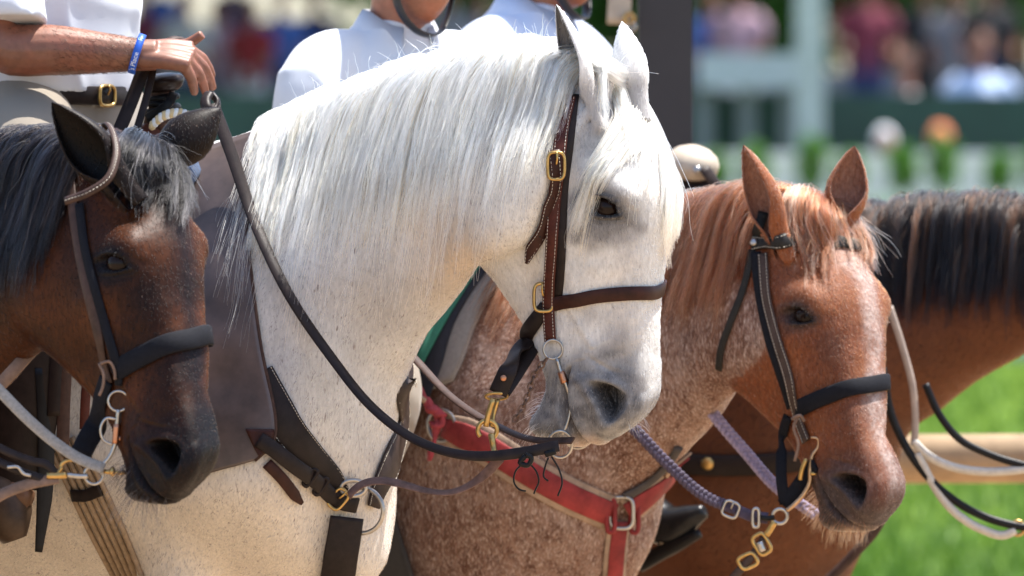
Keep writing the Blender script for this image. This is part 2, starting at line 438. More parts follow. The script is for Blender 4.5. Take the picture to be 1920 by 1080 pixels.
def fix_normals(v, f):
    me = bpy.data.meshes.new('tmp'); me.from_pydata(np.asarray(v).tolist(), [], [tuple(q) for q in f]); bm = bmesh.new(); bm.from_mesh(me)
    bmesh.ops.recalc_face_normals(bm, faces=bm.faces); bm.to_mesh(me); bm.free(); return me

def union(parts, smooth_r=.035, iters=14):
    """parts: list of (verts, faces, rgba, protect) -> one continuous mesh, seams softened, colours kept in attribute Col"""
    objs = []; data = []
    for v, f, c, *_ in parts:
        me = fix_normals(v, f); at = me.attributes.new('Col', 'FLOAT_COLOR', 'POINT'); at.data.foreach_set('color', np.asarray(c, np.float32).ravel())
        data.append((np.asarray(v, np.float32).astype(float), me))
        objs.append(link(bpy.data.objects.new('tmp', me)))
    trees = [BVHTree.FromPolygons([tuple(x) for x in d[0]], [tuple(p.vertices) for p in d[1].polygons]) for d in data]
    for i, (v, me) in enumerate(data):
        sw = np.zeros(len(v), np.float32)
        for j, tr in enumerate(trees):
            if i == j: continue
            rr = parts[max(i, j)][3] if len(parts[max(i, j)]) > 3 else smooth_r
            lo = data[j][0].min(0) - rr; hi = data[j][0].max(0) + rr
            for k in np.nonzero(np.all((v > lo) & (v < hi), axis=1))[0]:
                h = tr.find_nearest(Vector(v[k]), rr)
                if h[0] is not None: sw[k] = max(sw[k], 1 - h[3] / rr)
        me.attributes.new('sw', 'FLOAT', 'POINT').data.foreach_set('value', sw)
    root = objs[0]
    for o in objs[1:]:
        md = root.modifiers.new('u', 'BOOLEAN'); md.operation = 'UNION'; md.object = o; md.solver = 'MANIFOLD'
    dg = bpy.context.evaluated_depsgraph_get(); me = bpy.data.meshes.new_from_object(root.evaluated_get(dg), depsgraph=dg)
    for o in objs:
        m = o.data; bpy.data.objects.remove(o); bpy.data.meshes.remove(m)
    nv = len(me.vertices); co = np.empty(nv * 3); me.vertices.foreach_get('co', co); co = co.reshape(-1, 3)
    ed = np.empty(len(me.edges) * 2, np.int32); me.edges.foreach_get('vertices', ed); ed = ed.reshape(-1, 2)
    sw = np.empty(nv, np.float32); me.attributes['sw'].data.foreach_get('value', sw); sw = smooth01(0, .8, sw)[:, None]
    col = np.empty(nv * 4, np.float32); me.attributes['Col'].data.foreach_get('color', col); col = col.reshape(-1, 4)
    src = np.concatenate([d_[0] for d_ in data]); srcc = np.concatenate([np.asarray(q[2], np.float32) for q in parts])
    known = set(map(tuple, np.round(src, 5).tolist())); new = [i for i, q in enumerate(np.round(co, 5).tolist()) if tuple(q) not in known]
    kd = KDTree(len(src))
    for i, q in enumerate(src): kd.insert(q, i)
    kd.balance()
    for i in new: col[i] = srcc[kd.find(co[i])[1]]; sw[i] = max(sw[i, 0], .9)
    deg = np.bincount(ed.ravel(), minlength=nv).astype(float)[:, None].clip(1)
    for _ in range(iters):
        for arr, kk in ((co, .6), (col, .6)):
            acc = np.zeros_like(arr, dtype=float)
            for c in range(arr.shape[1]):
                acc[:, c] = np.bincount(ed[:, 0], arr[ed[:, 1], c], nv) + np.bincount(ed[:, 1], arr[ed[:, 0], c], nv)
            arr += kk * sw * (acc / deg - arr)
    me.vertices.foreach_set('co', co.ravel()); me.attributes['Col'].data.foreach_set('color', col.ravel()); me.update(); me.shade_smooth()
    print('union', nv, len(me.polygons)); return me

class Horse: pass
def finish_horse(h, name, me, mat, label, cat='horse'):
    """root empty on the ground under the withers, body below it"""
    h.root = empty(name, (h.place[0], h.place[1], 0), label, cat)
    me.transform(Matrix.Translation((-h.place[0], -h.place[1], 0)))
    me.materials.clear(); me.materials.append(mat); me.name = 'body'
    h.body = link(bpy.data.objects.new('body', me), h.root)
    n = len(me.vertices); co = np.empty(n * 3); me.vertices.foreach_get('co', co); h.co = co.reshape(-1, 3) + np.array([h.place[0], h.place[1], 0])
    cc = np.empty(n * 4, np.float32); me.attributes['Col'].data.foreach_get('color', cc); h.col = cc.reshape(-1, 4)
    h.tris = np.array([t.vertices[:] for t in me.loop_triangles]) if len(me.loop_triangles) else None
    h.bvh = BVHTree.FromPolygons([tuple(x) for x in h.co], [tuple(p.vertices) for p in me.polygons])

def hit(h, px, py, tree=None):
    """the point of the animal (and its normal) seen at that place of the photograph; off its outline, the nearest point to the line of sight"""
    tree = tree or h.bvh; d = ray(px, py); r = tree.ray_cast(V(CAM), V(d))
    if r[0] is not None: return np.array(r[0]), np.array(r[1]) * (1 if float(np.array(r[1]) @ d) < 0 else -1)
    best = None
    z = float((h.ctr - CAM) @ d); 
    for t in np.linspace(z - .5, z + .5, 60):
        q = tree.find_nearest(V(CAM + d * t))
        if best is None or q[3] < best[0]: best = (q[3], np.array(q[0]), np.array(q[1]))
    out = best[2] if float(best[2] @ (best[1] - h.ctr)) > 0 or tree is h.bvh else -best[2]
    return best[1], out

def leg_tube(pts, rad, k=18):
    return close_grid(tube(path(pts, 40), cr(np.linspace(0, 1, len(rad)), rad, np.linspace(0, 1, 40)), k, cap=False)[0].reshape(40, k, 3))

def stand_legs(wp, fwd, lat, z_el=.95, hind=1.02, fs=.05):
    out = []
    for sg in (1, -1):
        b = wp + fwd * fs + lat * sg * .135; b[2] = 0
        f = lambda dx, z, dl=0: b + fwd * dx + lat * sg * dl + np.array([0, 0, z])
        out.append((np.array([f(-.02, z_el + .06, -.02), f(-.02, z_el - .08), f(0, .68), f(.015, .47), f(.02, .43), f(.01, .30), f(0, .16), f(.03, .10), f(.06, .035), f(.07, .0)]),
                    [.10, .10, .072, .048, .048, .034, .040, .034, .055, .062]))
        h_ = wp - fwd * hind + lat * sg * .13; h_[2] = 0
        g = lambda dx, z: h_ + fwd * dx + np.array([0, 0, z])
        out.append((np.array([g(.05, 1.15), g(.08, .95), g(.02, .78), g(-.10, .58), g(-.13, .52), g(-.10, .34), g(-.07, .17), g(-.03, .10), g(.0, .035), g(.01, 0)]),
                    [.17, .16, .115, .062, .058, .040, .043, .036, .055, .062]))
    return out
# ------------------------------------------------------------------ coat materials
def mul(nt, a, b):
    m = N(nt, 'ShaderNodeMath', operation='MULTIPLY'); nt.links.new(a, m.inputs[0]); nt.links.new(b, m.inputs[1]); return m.outputs[0]
def coat(name, speck=None, streak=.15, rough=.55, sheen=.2, bmp=.25, spec=.3):
    m, nt, b = nodes_of(name)
    a = N(nt, 'ShaderNodeAttribute', attribute_name='Col'); c = a.outputs['Color']
    n1 = tex_noise(nt, 190, 3, .6, stretch=(1, 1, .28), rot=(0, .25, 0))          # lie of the hair
    c = mixc(nt, c, ramp(nt, n1.outputs[0], [(.25, (1 - streak * 2,) * 3), (.75, (1 + streak,) * 3)]), 1.0, 'MULTIPLY')
    n2 = tex_noise(nt, 9, 4, .6)
    c = mixc(nt, c, ramp(nt, n2.outputs[0], [(.3, (.86, .85, .84)), (.7, (1.05, 1.05, 1.05))]), 1.0, 'MULTIPLY')
    if speck:
        for sc, lo, hi, col, st in speck:
            s = tex_noise(nt, sc, 2, .5, stretch=st, rot=(0, .2, .3))
            c = mixc(nt, c, col, mul(nt, ramp(nt, s.outputs[0], [(lo, (0, 0, 0)), (hi, (1, 1, 1))]), a.outputs['Alpha']))
    nt.links.new(c, b.inputs['Base Color']); b.inputs['Roughness'].default_value = rough; b.inputs['Specular IOR Level'].default_value = spec
    b.inputs['Sheen Weight'].default_value = sheen; b.inputs['Sheen Roughness'].default_value = .4
    n3 = tex_noise(nt, 420, 3, .7, stretch=(1, 1, .3), rot=(0, .25, 0)); bump(nt, b, n3.outputs[0], bmp, .0015)
    return m

def lerp(a, b, t): return np.asarray(a)[None] * (1 - t[:, None]) + np.asarray(b)[None] * t[:, None]
def over(c, col, t): return c * (1 - t[:, None]) + np.asarray(col, float)[None] * t[:, None]
def rgba(c, a=1.0): return np.concatenate([np.clip(c, 0, 1), np.ones((len(c), 1)) * a], 1)
def barrel(wp, fwd, lat, zs=1.0, ws=1.0):
    out = []
    for d, zt, off, zb, w in ((.12, 1.525, .24, .74, .255), (.30, 1.475, .10, .74, .285), (.55, 1.44, 0, .71, .305), (.85, 1.45, 0, .76, .31),
                              (1.10, 1.50, 0, .88, .29), (1.28, 1.47, 0, 1.0, .245), (1.40, 1.39, .0, 1.12, .16), (1.45, 1.33, .0, 1.18, .08)):
        T = wp - fwd * d; T[2] = zt * zs + (wp[2] - 1.55); B = wp - fwd * (d - off); B[2] = zb * zs + (wp[2] - 1.55)
        out.append((T, B, w * ws, 1.0, lat))
    return out

def make_horse(name, label, fwd, neck, R, t, scale, targets, ears, colour, mat, head_kw={}, lam=.02, wscale=1.0, tweak=None, eye_mat=None, earrad=.036):
    h = Horse(); fwd = unit(np.array(fwd + (0.0,))); lat = np.array([-fwd[1], fwd[0], 0.0]); h.fwd, h.lat = fwd, lat
    rings = []
    hl = np.array(R)[:, 1]; hl = unit(np.array([hl[0], hl[1], 0]))
    for i, (tp, bp, w) in enumerate(neck):
        a = smooth01(0, 5, i); l = unit(hl * (1 - a) + lat * a)
        rings.append((P(*tp), P(*bp), w * wscale, float(smooth01(3, 9, i)), l))
    wp = rings[-1][0].copy(); h.place = wp.copy(); h.withers = wp
    rings += barrel(wp, fwd, lat, ws=wscale)
    bp_, u = body_mesh(rings)
    M, K = bp_.shape[:2]; nrm = grid_normals(bp_); h.crest = bp_[:, 0].copy(); h.crest_u = u
    if np.sum(nrm[M // 2] * (bp_[M // 2] - bp_[M // 2].mean(0))) < 0: nrm = -nrm
    flat = bp_.reshape(-1, 3); nf = nrm.reshape(-1, 3)
    d = .006 * vnoise(flat, 7, 3) + .003 * vnoise(flat, 17, 5)
    if tweak is not None: d = d + tweak(flat, h)
    bp_ = (flat + nf * d[:, None]).reshape(M, K, 3)
    bv, bf = close_grid(bp_)
    h.warp = head_fit(R, t, scale, targets, lam)
    hv, hf, at = head_mesh(**head_kw); hw = h.warp(hv); h.ctr = h.warp([(.25, 0, -.1)])[0]; h.hv = hv; h.hbvh = BVHTree.FromPolygons([tuple(x) for x in hw] + [tuple(x) for x in bv], [tuple(q) for q in hf] + [tuple(i + len(hw) for i in q) for q in bf]); h.kd = KDTree(len(hw)); [h.kd.insert(q, i) for i, q in enumerate(hw)]; h.kd.balance()
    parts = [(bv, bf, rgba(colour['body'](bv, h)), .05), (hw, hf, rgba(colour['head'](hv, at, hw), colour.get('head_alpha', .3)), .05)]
    for pts, rad in stand_legs(wp, fwd, lat):
        lv, lf = leg_tube(pts, rad); parts.append((lv, lf, rgba(colour['body'](lv, h)), .06))
    h.ears = []
    for base, tip, op in ears:
        b_, t_ = P(*base), P(*tip); ev, ef, inn, tt = ear_mesh(b_, t_, op, rad=earrad); h.ears.append((b_, t_))
        parts.append((ev, ef, rgba(colour['ear'](ev, inn, tt), .15), .012))
    me = union(parts)
    finish_horse(h, name, me, mat, label)
    # eyes
    for sg in (-1, 1):
        c = h.warp([(EYE[0] + .0015, sg * (EYE[1] - .0215), EYE[2] - .001)])[0]; o = h.warp([(EYE[0], sg * (EYE[1] + .03), EYE[2])])[0]; ax = unit(o - c)
        th = np.linspace(0.02, math.pi - .02, 20); r = .0265 * scale
        v, f = lathe(c, ax, [(r * math.cos(x), r * math.sin(x)) for x in th], 28)
        mesh_obj('eye', v, f, eye_mat or EYE_MAT, h.root)
    return h

EYE_MAT, _nt, _b = nodes_of('horse_eye')
_b.inputs['Base Color'].default_value = (.010, .005, .004, 1); _b.inputs['Roughness'].default_value = .04; _b.inputs['Specular IOR Level'].default_value = .14

# ---- grey (white) horse
def w_head(l, at, w):
    c = np.tile([.56, .54, .51], (len(l), 1))
    c = over(c, (.70, .685, .66), .6 * smooth01(.2, .8, vnoise(l, 30, 1))); c = over(c, (.42, .395, .375), .55 * smooth01(.15, .7, vnoise(l * np.array([.5, 1, 1]), 34, 12))); c = over(c, (.56, .45, .35), .35 * smooth01(.1, .7, vnoise(l, 18, 13)))
    m = smooth01(.415, .50, l[:, 0] + .018 * vnoise(l, 40, 2) - .25 * np.clip(l[:, 2] + .055, 0, .1)) * (1 - .75 * smooth01(-.042, -.018, l[:, 2]) * smooth01(.62, .55, l[:, 0]))
    c = over(c, (.048, .048, .058), .92 * m * (.85 + .15 * vnoise(l, 90, 4)))
    c = over(c, (.42, .30, .22), .7 * smooth01(.585, .615, l[:, 0] + .01 * vnoise(l, 50, 8)) * smooth01(-.09, -.11, l[:, 2]))
    e = np.linalg.norm((l - np.array([.205, 0, -.04])) * np.array([1, 0, 1]), axis=1); sd = np.abs(l[:, 1]) > .05
    c = over(c, (.10, .095, .098), .80 * sd * smooth01(.060, .022, e + .010 * vnoise(l, 60, 6) - .024 * smooth01(0, .05, l[:, 0] - .205)))
    c = over(c, (.035, .032, .034), at['lid'] * .93); c = over(c, (.02, .018, .018), at['sock'])
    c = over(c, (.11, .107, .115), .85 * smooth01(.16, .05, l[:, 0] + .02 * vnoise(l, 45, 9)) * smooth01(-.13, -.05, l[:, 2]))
    c = over(c, (.012, .01, .012), at['nost'] * .9); c = over(c, (.04, .03, .03), .9 * at['mouth'])
    return c
def w_body(v, h):
    c = np.tile([.56, .545, .52], (len(v), 1)); n = vnoise(v, 6, 3); px = proj(v)
    c = over(c, (.44, .42, .405), .7 * smooth01(0, .7, n)); c = over(c, (.68, .66, .62), .6 * smooth01(.1, .8, -n))
    c = over(c, (.40, .385, .375), .45 * smooth01(.05, .6, vnoise(v * np.array([1, 1, .35]), 22, 8)))
    c = over(c, (.62, .52, .40), .6 * smooth01(820, 960, px[:, 1] + 40 * n))                                     # warm ground bounce painted low on chest and belly
    c = over(c, (.50, .36, .23), .75 * np.exp(-((px[:, 0] - 850 - 20 * n) / 75)**2 - ((px[:, 1] - 470) / 90)**2))  # tan stain at the throat
    return c
def w_ear(v, inn, t):
    c = np.tile([.70, .68, .65], (len(v), 1)); c = over(c, (.055, .052, .055), .9 * inn); return over(c, (.22, .21, .215), .7 * smooth01(.30, 0, t))
W_COAT = coat('grey_coat', [(130, .68, .73, (.22, .19, .175), (1, 1, .35)), (62, .72, .76, (.24, .205, .19), (1, 1, .4)), (330, .55, .74, (.30, .285, .28), (1, 1, .25))], .10, .6, .3)
def w_tweak(p, h):
    px = proj(p); d = 0
    near = (p - h.withers) @ h.lat < .05
    def b(x, y, rx, ry, a): return a * near * np.exp(-((px[:, 0] - x) / rx)**2 - ((px[:, 1] - y) / ry)**2)
    d = d + b(400, 900, 190, 130, .045) + b(560, 620, 60, 260, .012) + b(600, 960, 50, 120, -.035) + b(820, 520, 60, 60, .012) + b(690, 700, 50, 130, -.012)
    return d
W = make_horse('grey_horse', 'white grey horse with long flowing white mane and dark muzzle, wearing a brown leather bridle', (.866, -.5),
    [((1160, 140, -.15), (1000, 450, -.17), .055), ((1095, 98, -.11), (935, 478, -.14), .07), ((1000, 84, -.07), (886, 495, -.09), .078), ((880, 100, -.02), (842, 556, -.03), .085),
     ((740, 140, .05), (785, 640, .01), .10), ((600, 195, .12), (742, 725, .04), .125), ((500, 240, .17), (715, 830, .05), .165), ((440, 262, .20), (704, 950, .06), .20), ((380, 275, .24), (694, 1075, .07), .228)],
    [[.1019, .4666, .8786], [-.0927, .8838, -.4586], [-.9905, -.0347, .1334]], (.1975, -.12, 1.6774), 1.03,
    dict(eye=(1137, 387), farorb=(1258, 375), nostril=(1156, 757), mouth=(1058, 690), nosetip=(1228, 715), lip=(1140, 822), chin=(1015, 805), jowl=(876, 486), nband=(1236, 560), nearear=(1090, 190), farear=(1185, 150), jaw2=(985, 655), brow=(1235, 250), nose2=(1238, 645)),
    [((1098, 178, -.16), (1043, 8, -.14), (-.80, -.52, 0)), ((1190, 174, -.10), (1166, 40, -.06), (.35, .85, 0))],
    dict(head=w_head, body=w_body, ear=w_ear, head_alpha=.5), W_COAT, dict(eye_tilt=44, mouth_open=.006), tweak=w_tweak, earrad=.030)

# ---- dark bay horse in front
def b_head(l, at, w):
    n = vnoise(l, 14, 1); c = np.tile([.030, .0095, .0035], (len(l), 1))
    c = over(c, (.085, .026, .008), .8 * smooth01(-.1, .7, n)); c = over(c, (.007, .005, .005), .6 * smooth01(.1, .8, -n))
    c = over(c, (.008, .007, .009), .85 * smooth01(.055, .0, np.abs(l[:, 1] - 0) + .01 * n) * smooth01(-.09, -.03, l[:, 2]))
    c = over(c, (.007, .006, .007), .92 * smooth01(.46, .55, l[:, 0] + .02 * n))
    e = np.linalg.norm((l - np.array([.205, 0, -.04])) * np.array([1, 0, 1]), axis=1); sd = np.abs(l[:, 1]) > .05
    c = over(c, (.007, .006, .007), .8 * sd * smooth01(.055, .02, e)); c = over(c, (.008, .007, .008), at['lid'])
    c = over(c, (.004, .004, .004), at['nost']); return over(c, (.006, .005, .005), at['mouth'])
def b_body(v, h):
    n = vnoise(v, 8, 3); c = np.tile([.022, .0075, .003], (len(v), 1)); return over(c, (.050, .016, .006), .7 * smooth01(-.2, .6, n))
def b_ear(v, inn, t): return over(np.tile([.011, .007, .006], (len(v), 1)), (.004, .003, .003), inn)
B_COAT = coat('dark_bay_coat', [(330, .56, .74, (.06, .02, .008), (1, 1, .3))], .3, .46, .0, .2, .10)
B = make_horse('dark_bay_horse', 'dark brown bay horse with black forelock and black padded noseband, head lowered', (.77, -.64),
    [((300, 310, -.90), (180, 620, -.92), .055), ((232, 270, -.85), (120, 645, -.87), .072), ((150, 248, -.78), (60, 668, -.80), .08), ((50, 252, -.70), (0, 730, -.72), .09),
     ((-60, 280, -.62), (-60, 800, -.65), .105), ((-170, 315, -.53), (-100, 870, -.60), .13), ((-260, 345, -.46), (-130, 950, -.57), .17), ((-330, 365, -.40), (-150, 1030, -.55), .205), ((-390, 375, -.35), (-170, 1100, -.54), .23)],
    [[.2325, .6952, .6802], [-.4282, .7011, -.5702], [-.8733, -.1587, .4606]], (-.6194, -.85, 1.5641), 1.02,
    dict(eye=(215, 490), farorb=(384, 468), nostril=(333, 850), mouth=(229, 828), nosetip=(390, 818), lip=(345, 925), chin=(262, 925), jowl=(48, 655), nband=(388, 650), nearear=(205, 320), farear=(325, 285), jaw2=(188, 790), brow=(352, 370), nose2=(388, 735)),
    [((208, 330, -.93), (97, 192, -.92), (-.55, -.80, .15)), ((318, 290, -.78), (414, 203, -.76), (.5, .75, .3))],
    dict(head=b_head, body=b_body, ear=b_ear), B_COAT, dict(eye_tilt=44, eye_open=.95), earrad=.040)

# ---- chestnut roan horse
def c_head(l, at, w):
    n = vnoise(l, 14, 1); c = np.tile([.150, .043, .014], (len(l), 1))
    c = over(c, (.22, .070, .022), .6 * smooth01(-.1, .7, n)); c = over(c, (.075, .028, .015), .5 * smooth01(.1, .8, -n))
    blaze = smooth01(.042, .008, np.abs(l[:, 1] - .012 + .012 * vnoise(l, 25, 7))) * smooth01(-.075, -.02, l[:, 2]) * smooth01(.04, .14, l[:, 0])
    c = over(c, (.46, .37, .33), .95 * blaze * (.55 + .45 * vnoise(l, 160, 5)))
    c = over(c, (.040, .030, .030), .95 * smooth01(.44, .52, l[:, 0] + .02 * n) * smooth01(.02, -.05, l[:, 2] + .03))
    c = over(c, (.30, .21, .16), .5 * smooth01(.585, .612, l[:, 0]) * smooth01(-.10, -.12, l[:, 2]))
    e = np.linalg.norm((l - np.array([.205, 0, -.04])) * np.array([1, 0, 1]), axis=1); sd = np.abs(l[:, 1]) > .05
    c = over(c, (.10, .05, .035), .6 * sd * smooth01(.045, .02, e)); c = over(c, (.03, .02, .018), at['lid'] * .95); c = over(c, (.01, .008, .008), at['sock'])
    c = over(c, (.008, .006, .006), at['nost']); return over(c, (.02, .014, .012), at['mouth'])
def c_body(v, h):
    n = vnoise(v, 9, 3); c = np.tile([.175, .092, .064], (len(v), 1)); c = over(c, (.27, .17, .13), .7 * smooth01(-.1, .6, n)); c = over(c, (.125, .05, .028), .65 * smooth01(.1, .7, -n)); c = over(c, (.34, .25, .21), .5 * smooth01(.1, .7, vnoise(v * np.array([1, 1, .4]), 26, 9))); return over(c, (.20, .065, .025), .7 * smooth01(620, 520, proj(v)[:, 1] + 40 * n) * smooth01(1150, 1000, proj(v)[:, 0]))
def c_ear(v, inn, t): return over(np.tile([.22, .066, .022], (len(v), 1)), (.24, .12, .085), inn * .8)
C_COAT = coat('roan_coat', [(60, .46, .70, (.085, .034, .02), (1, 1, .45)), (300, .50, .72, (.40, .31, .27), (1, 1, .25))], .18, .55, .05, .4, .2)
C = make_horse('chestnut_roan_horse', 'chestnut roan horse with pale streaked forelock and a red breast collar', (.77, -.64),
    [((1565, 400, .60), (1455, 680, .57), .055), ((1500, 362, .65), (1410, 720, .62), .072), ((1420, 352, .71), (1368, 738, .67), .08), ((1330, 374, .80), (1318, 800, .75), .09),
     ((1230, 400, .88), (1272, 850, .80), .105), ((1120, 430, .98), (1235, 890, .84), .13), ((1030, 455, 1.06), (1212, 930, .87), .17), ((970, 470, 1.11), (1195, 980, .89), .205), ((910, 480, 1.16), (1180, 1040, .90), .232)],
    [[.2664, .7431, .6139], [-.4208, .6627, -.6195], [-.8671, -.0933, .4893]], (.5592, .65, 1.4544), 1.02,
    dict(eye=(1505, 590), farorb=(1664, 578), nostril=(1618, 912), mouth=(1522, 888), nosetip=(1670, 880), lip=(1652, 975), chin=(1565, 985), jowl=(1345, 728), nband=(1658, 735), nearear=(1452, 425), farear=(1582, 385), jaw2=(1478, 850), brow=(1630, 470), nose2=(1656, 815)),
    [((1452, 428, .58), (1394, 272, .58), (-.80, -.55, .1)), ((1580, 405, .66), (1602, 274, .68), (.05, -.95, 0))],
    dict(head=c_head, body=c_body, ear=c_ear, head_alpha=.12), C_COAT, dict(eye_tilt=44, eye_open=1.0), earrad=.037)

# ---- bay horse behind
def d_head(l, at, w): return over(np.tile([.16, .055, .022], (len(l), 1)), (.02, .015, .014), smooth01(.45, .55, l[:, 0]))
def d_body(v, h): return over(np.tile([.085, .027, .010], (len(v), 1)), (.13, .045, .017), .7 * smooth01(-.2, .6, vnoise(v, 6, 3)))
def d_ear(v, inn, t): return np.tile([.09, .035, .02], (len(v), 1))
D_COAT = coat('bay_coat', None, .12, .5, .0, .2, .2)
_p = P(2215, 430, 1.55)
D = make_horse('bay_horse', 'reddish bay horse with thick black mane on its neck, standing behind the chestnut roan', (.94, -.34),
    [((2260, 470, 1.50), (2130, 690, 1.50), .055), ((2180, 425, 1.53), (2070, 660, 1.53), .075), ((2050, 388, 1.60), (1965, 648, 1.60), .085), ((1920, 374, 1.66), (1862, 695, 1.65), .09),
     ((1780, 372, 1.72), (1765, 762, 1.70), .105), ((1660, 382, 1.77), (1690, 830, 1.74), .13), ((1560, 395, 1.80), (1660, 915, 1.76), .18), ((1480, 402, 1.83), (1640, 985, 1.78), .22), ((1410, 405, 1.86), (1600, 1050, 1.80), .25)],
    [[.25, .40, .88], [-.15, .91, -.38], [-.955, -.04, .27]], (_p[0], _p[1], _p[2]), 1.04, dict(eye=tuple(proj(_p + np.array([.03, 0, -.22]))[0])),
    [((2190, 440, 1.48), (2180, 270, 1.48), (.3, -.9, 0)), ((2260, 430, 1.60), (2270, 275, 1.60), (.5, -.8, 0))],
    dict(head=d_head, body=d_body, ear=d_ear), D_COAT, {}, lam=1.0)
# ------------------------------------------------------------------ hair
def hair_mat(name, col, rough=.3, radial=.35, ior=1.55):
    m = bpy.data.materials.new(name); m.use_nodes = True; nt = m.node_tree; nt.nodes.clear()
    out = nt.nodes.new('ShaderNodeOutputMaterial'); b = nt.nodes.new('ShaderNodeBsdfHairPrincipled'); b.model = 'CHIANG'; b.parametrization = 'COLOR'
    b.inputs['Roughness'].default_value = rough; b.inputs['Radial Roughness'].default_value = radial; b.inputs['IOR'].default_value = ior
    a = N(nt, 'ShaderNodeAttribute', attribute_name='tint')
    c = a.outputs['Color']
    nt.links.new(c, b.inputs['Color']); nt.links.new(b.outputs[0], out.inputs[0]); return m

def hair_obj(name, pts, r0, r1, mat, parent, col):
    """pts (n, k, 3) world; col (n, 3)"""
    pts = np.asarray(pts, np.float32); n, k = pts.shape[:2]
    off = np.zeros(3); q = parent
    while q is not None: off = off + np.array(q.location); q = q.parent
    hc = bpy.data.hair_curves.new(name); hc.add_curves([k] * n)
    hc.points.foreach_set('position', (pts - off.astype(np.float32)).ravel())
    rad = hc.attributes.get('radius') or hc.attributes.new('radius', 'FLOAT', 'POINT')
    t = np.linspace(0, 1, k, dtype=np.float32); prof = r0 + (r1 - r0) * t**1.3
    rad.data.foreach_set('value', np.tile(prof, n).astype(np.float32))
    at = hc.attributes.new('tint', 'FLOAT_COLOR', 'CURVE')
    c = np.concatenate([np.clip(col, .001, .98), np.ones((n, 1))], 1).astype(np.float32); at.data.foreach_set('color', c.ravel())
    hc.materials.append(mat); return link(bpy.data.objects.new(name, hc), parent)

def grow(h, roots, dirs, length, steps=20, stiff=.72, grav=.34, flow=None, off=(.003, .018), wav=.05, seed=1, bvh=None):
    """guides that start at roots, bend under gravity and lie on the animal"""
    r = np.random.default_rng(seed); n = len(roots); p = np.array(roots, float); d = unit(dirs); out = [p.copy()]
    length = np.broadcast_to(np.asarray(length, float), (n,)); ofs = r.uniform(off[0], off[1], n); ph = r.uniform(0, 6.28, (n, 2)); fr = r.uniform(3, 9, (n, 2))
    g = np.array([0, 0, -1.0]); tree = bvh or h.bvh
    for s in range(1, steps):
        t = s / steps
        w = np.stack([np.sin(fr[:, 0] * t * 3 + ph[:, 0]), np.cos(fr[:, 1] * t * 3 + ph[:, 1]), 0 * ph[:, 0]], 1) * wav
        d = unit(d * stiff + g * grav + w + (0 if flow is None else flow * (1 - stiff)))
        p = p + d * (length / steps)[:, None]
        for i in range(n):
            q = tree.find_nearest(Vector(p[i]), .12)
            if q[0] is not None:
                nn = np.array(q[1]); qq = np.array(q[0]); sd = (p[i] - qq) @ nn; o = ofs[i] * min(1, .25 + 2 * t)
                if sd < o: p[i] = qq + nn * o
        out.append(p.copy())
    q = np.stack(out, 1)
    for _ in range(2): q[:, 1:-1] = (q[:, :-2] + 2 * q[:, 1:-1] + q[:, 2:]) / 4
    return q

def strands(guides, per, spread=.006, clump=.75, rough=.0018, shorten=.25, seed=2, fuzz=.02, tipspread=.3):
    """children around each guide"""
    r = np.random.default_rng(seed); n, k = guides.shape[:2]; t = np.linspace(0, 1, k)
    g = np.repeat(guides, per, 0); N_ = n * per
    o = r.normal(0, 1, (N_, 3)) * spread
    prof = 1 - clump * np.sin(np.clip(t * 1.3, 0, 1) * math.pi / 2) + tipspread * t**3
    q = g + o[:, None] * prof[None, :, None]
    ph = r.uniform(0, 6.28, (N_, 3, 1)); fr = r.uniform(1.5, 7, (N_, 3, 1)); am = r.gamma(1.5, rough, (N_, 3, 1))
    q = q + (am * np.sin(fr * t[None, None] * 3 + ph)).transpose(0, 2, 1) * (t**1.2)[None, :, None]
    wild = r.random(N_) < fuzz
    q[wild] += (r.normal(0, .012, (wild.sum(), 1, 3)) + r.normal(0, .018, (wild.sum(), 1, 3)) * t[None, :, None]) * (t**1.0)[None, :, None]
    # shorten some
    L = 1 - shorten * r.random(N_)**2; tt = t[None] * L[:, None] * (k - 1); i = np.clip(tt.astype(int), 0, k - 2); f = (tt - i)[:, :, None]
    a = np.take_along_axis(q, i[:, :, None].repeat(3, 2), 1); b = np.take_along_axis(q, (i + 1)[:, :, None].repeat(3, 2), 1)
    return a * (1 - f) + b * f

def tint(n, per, base, var_lock=.12, var=.10, alt=None, altp=0, seed=4):
    r = np.random.default_rng(seed); c = np.tile(np.asarray(base, float), (n * per, 1))
    if alt is not None:
        m = np.repeat(r.random(n) < altp, per) ; m = m ^ (r.random(n * per) < .12); c[m] = alt
    return c * (1 + np.repeat(r.normal(0, var_lock, n), per) + r.normal(0, var, n * per))[:, None]

def crest_roots(h, u0, u1, n, jitter=.006, lift=.0, seed=5, wide=.012):
    r = np.random.default_rng(seed); m = (h.crest_u >= -1); c = h.crest
    s = np.concatenate([[0], np.cumsum(np.linalg.norm(np.diff(c, axis=0), axis=1))])
    t = np.sort(r.uniform(u0, u1, n)); p = cr(s, c, t); tan = unit(cr(s, np.gradient(c, axis=0), t))
    lat = unit(np.cross(tan, [0, 0, 1.0])); p = p + lat * r.normal(0, wide, n)[:, None]
    out = []
    for q in p:
        a = h.bvh.ray_cast(Vector(q + np.array([0, 0, .25])), Vector((0, 0, -1)))
        out.append(np.array(a[0]) - np.array([0, 0, .003]) if a[0] is not None else q)
    return np.array(out), tan, lat, t

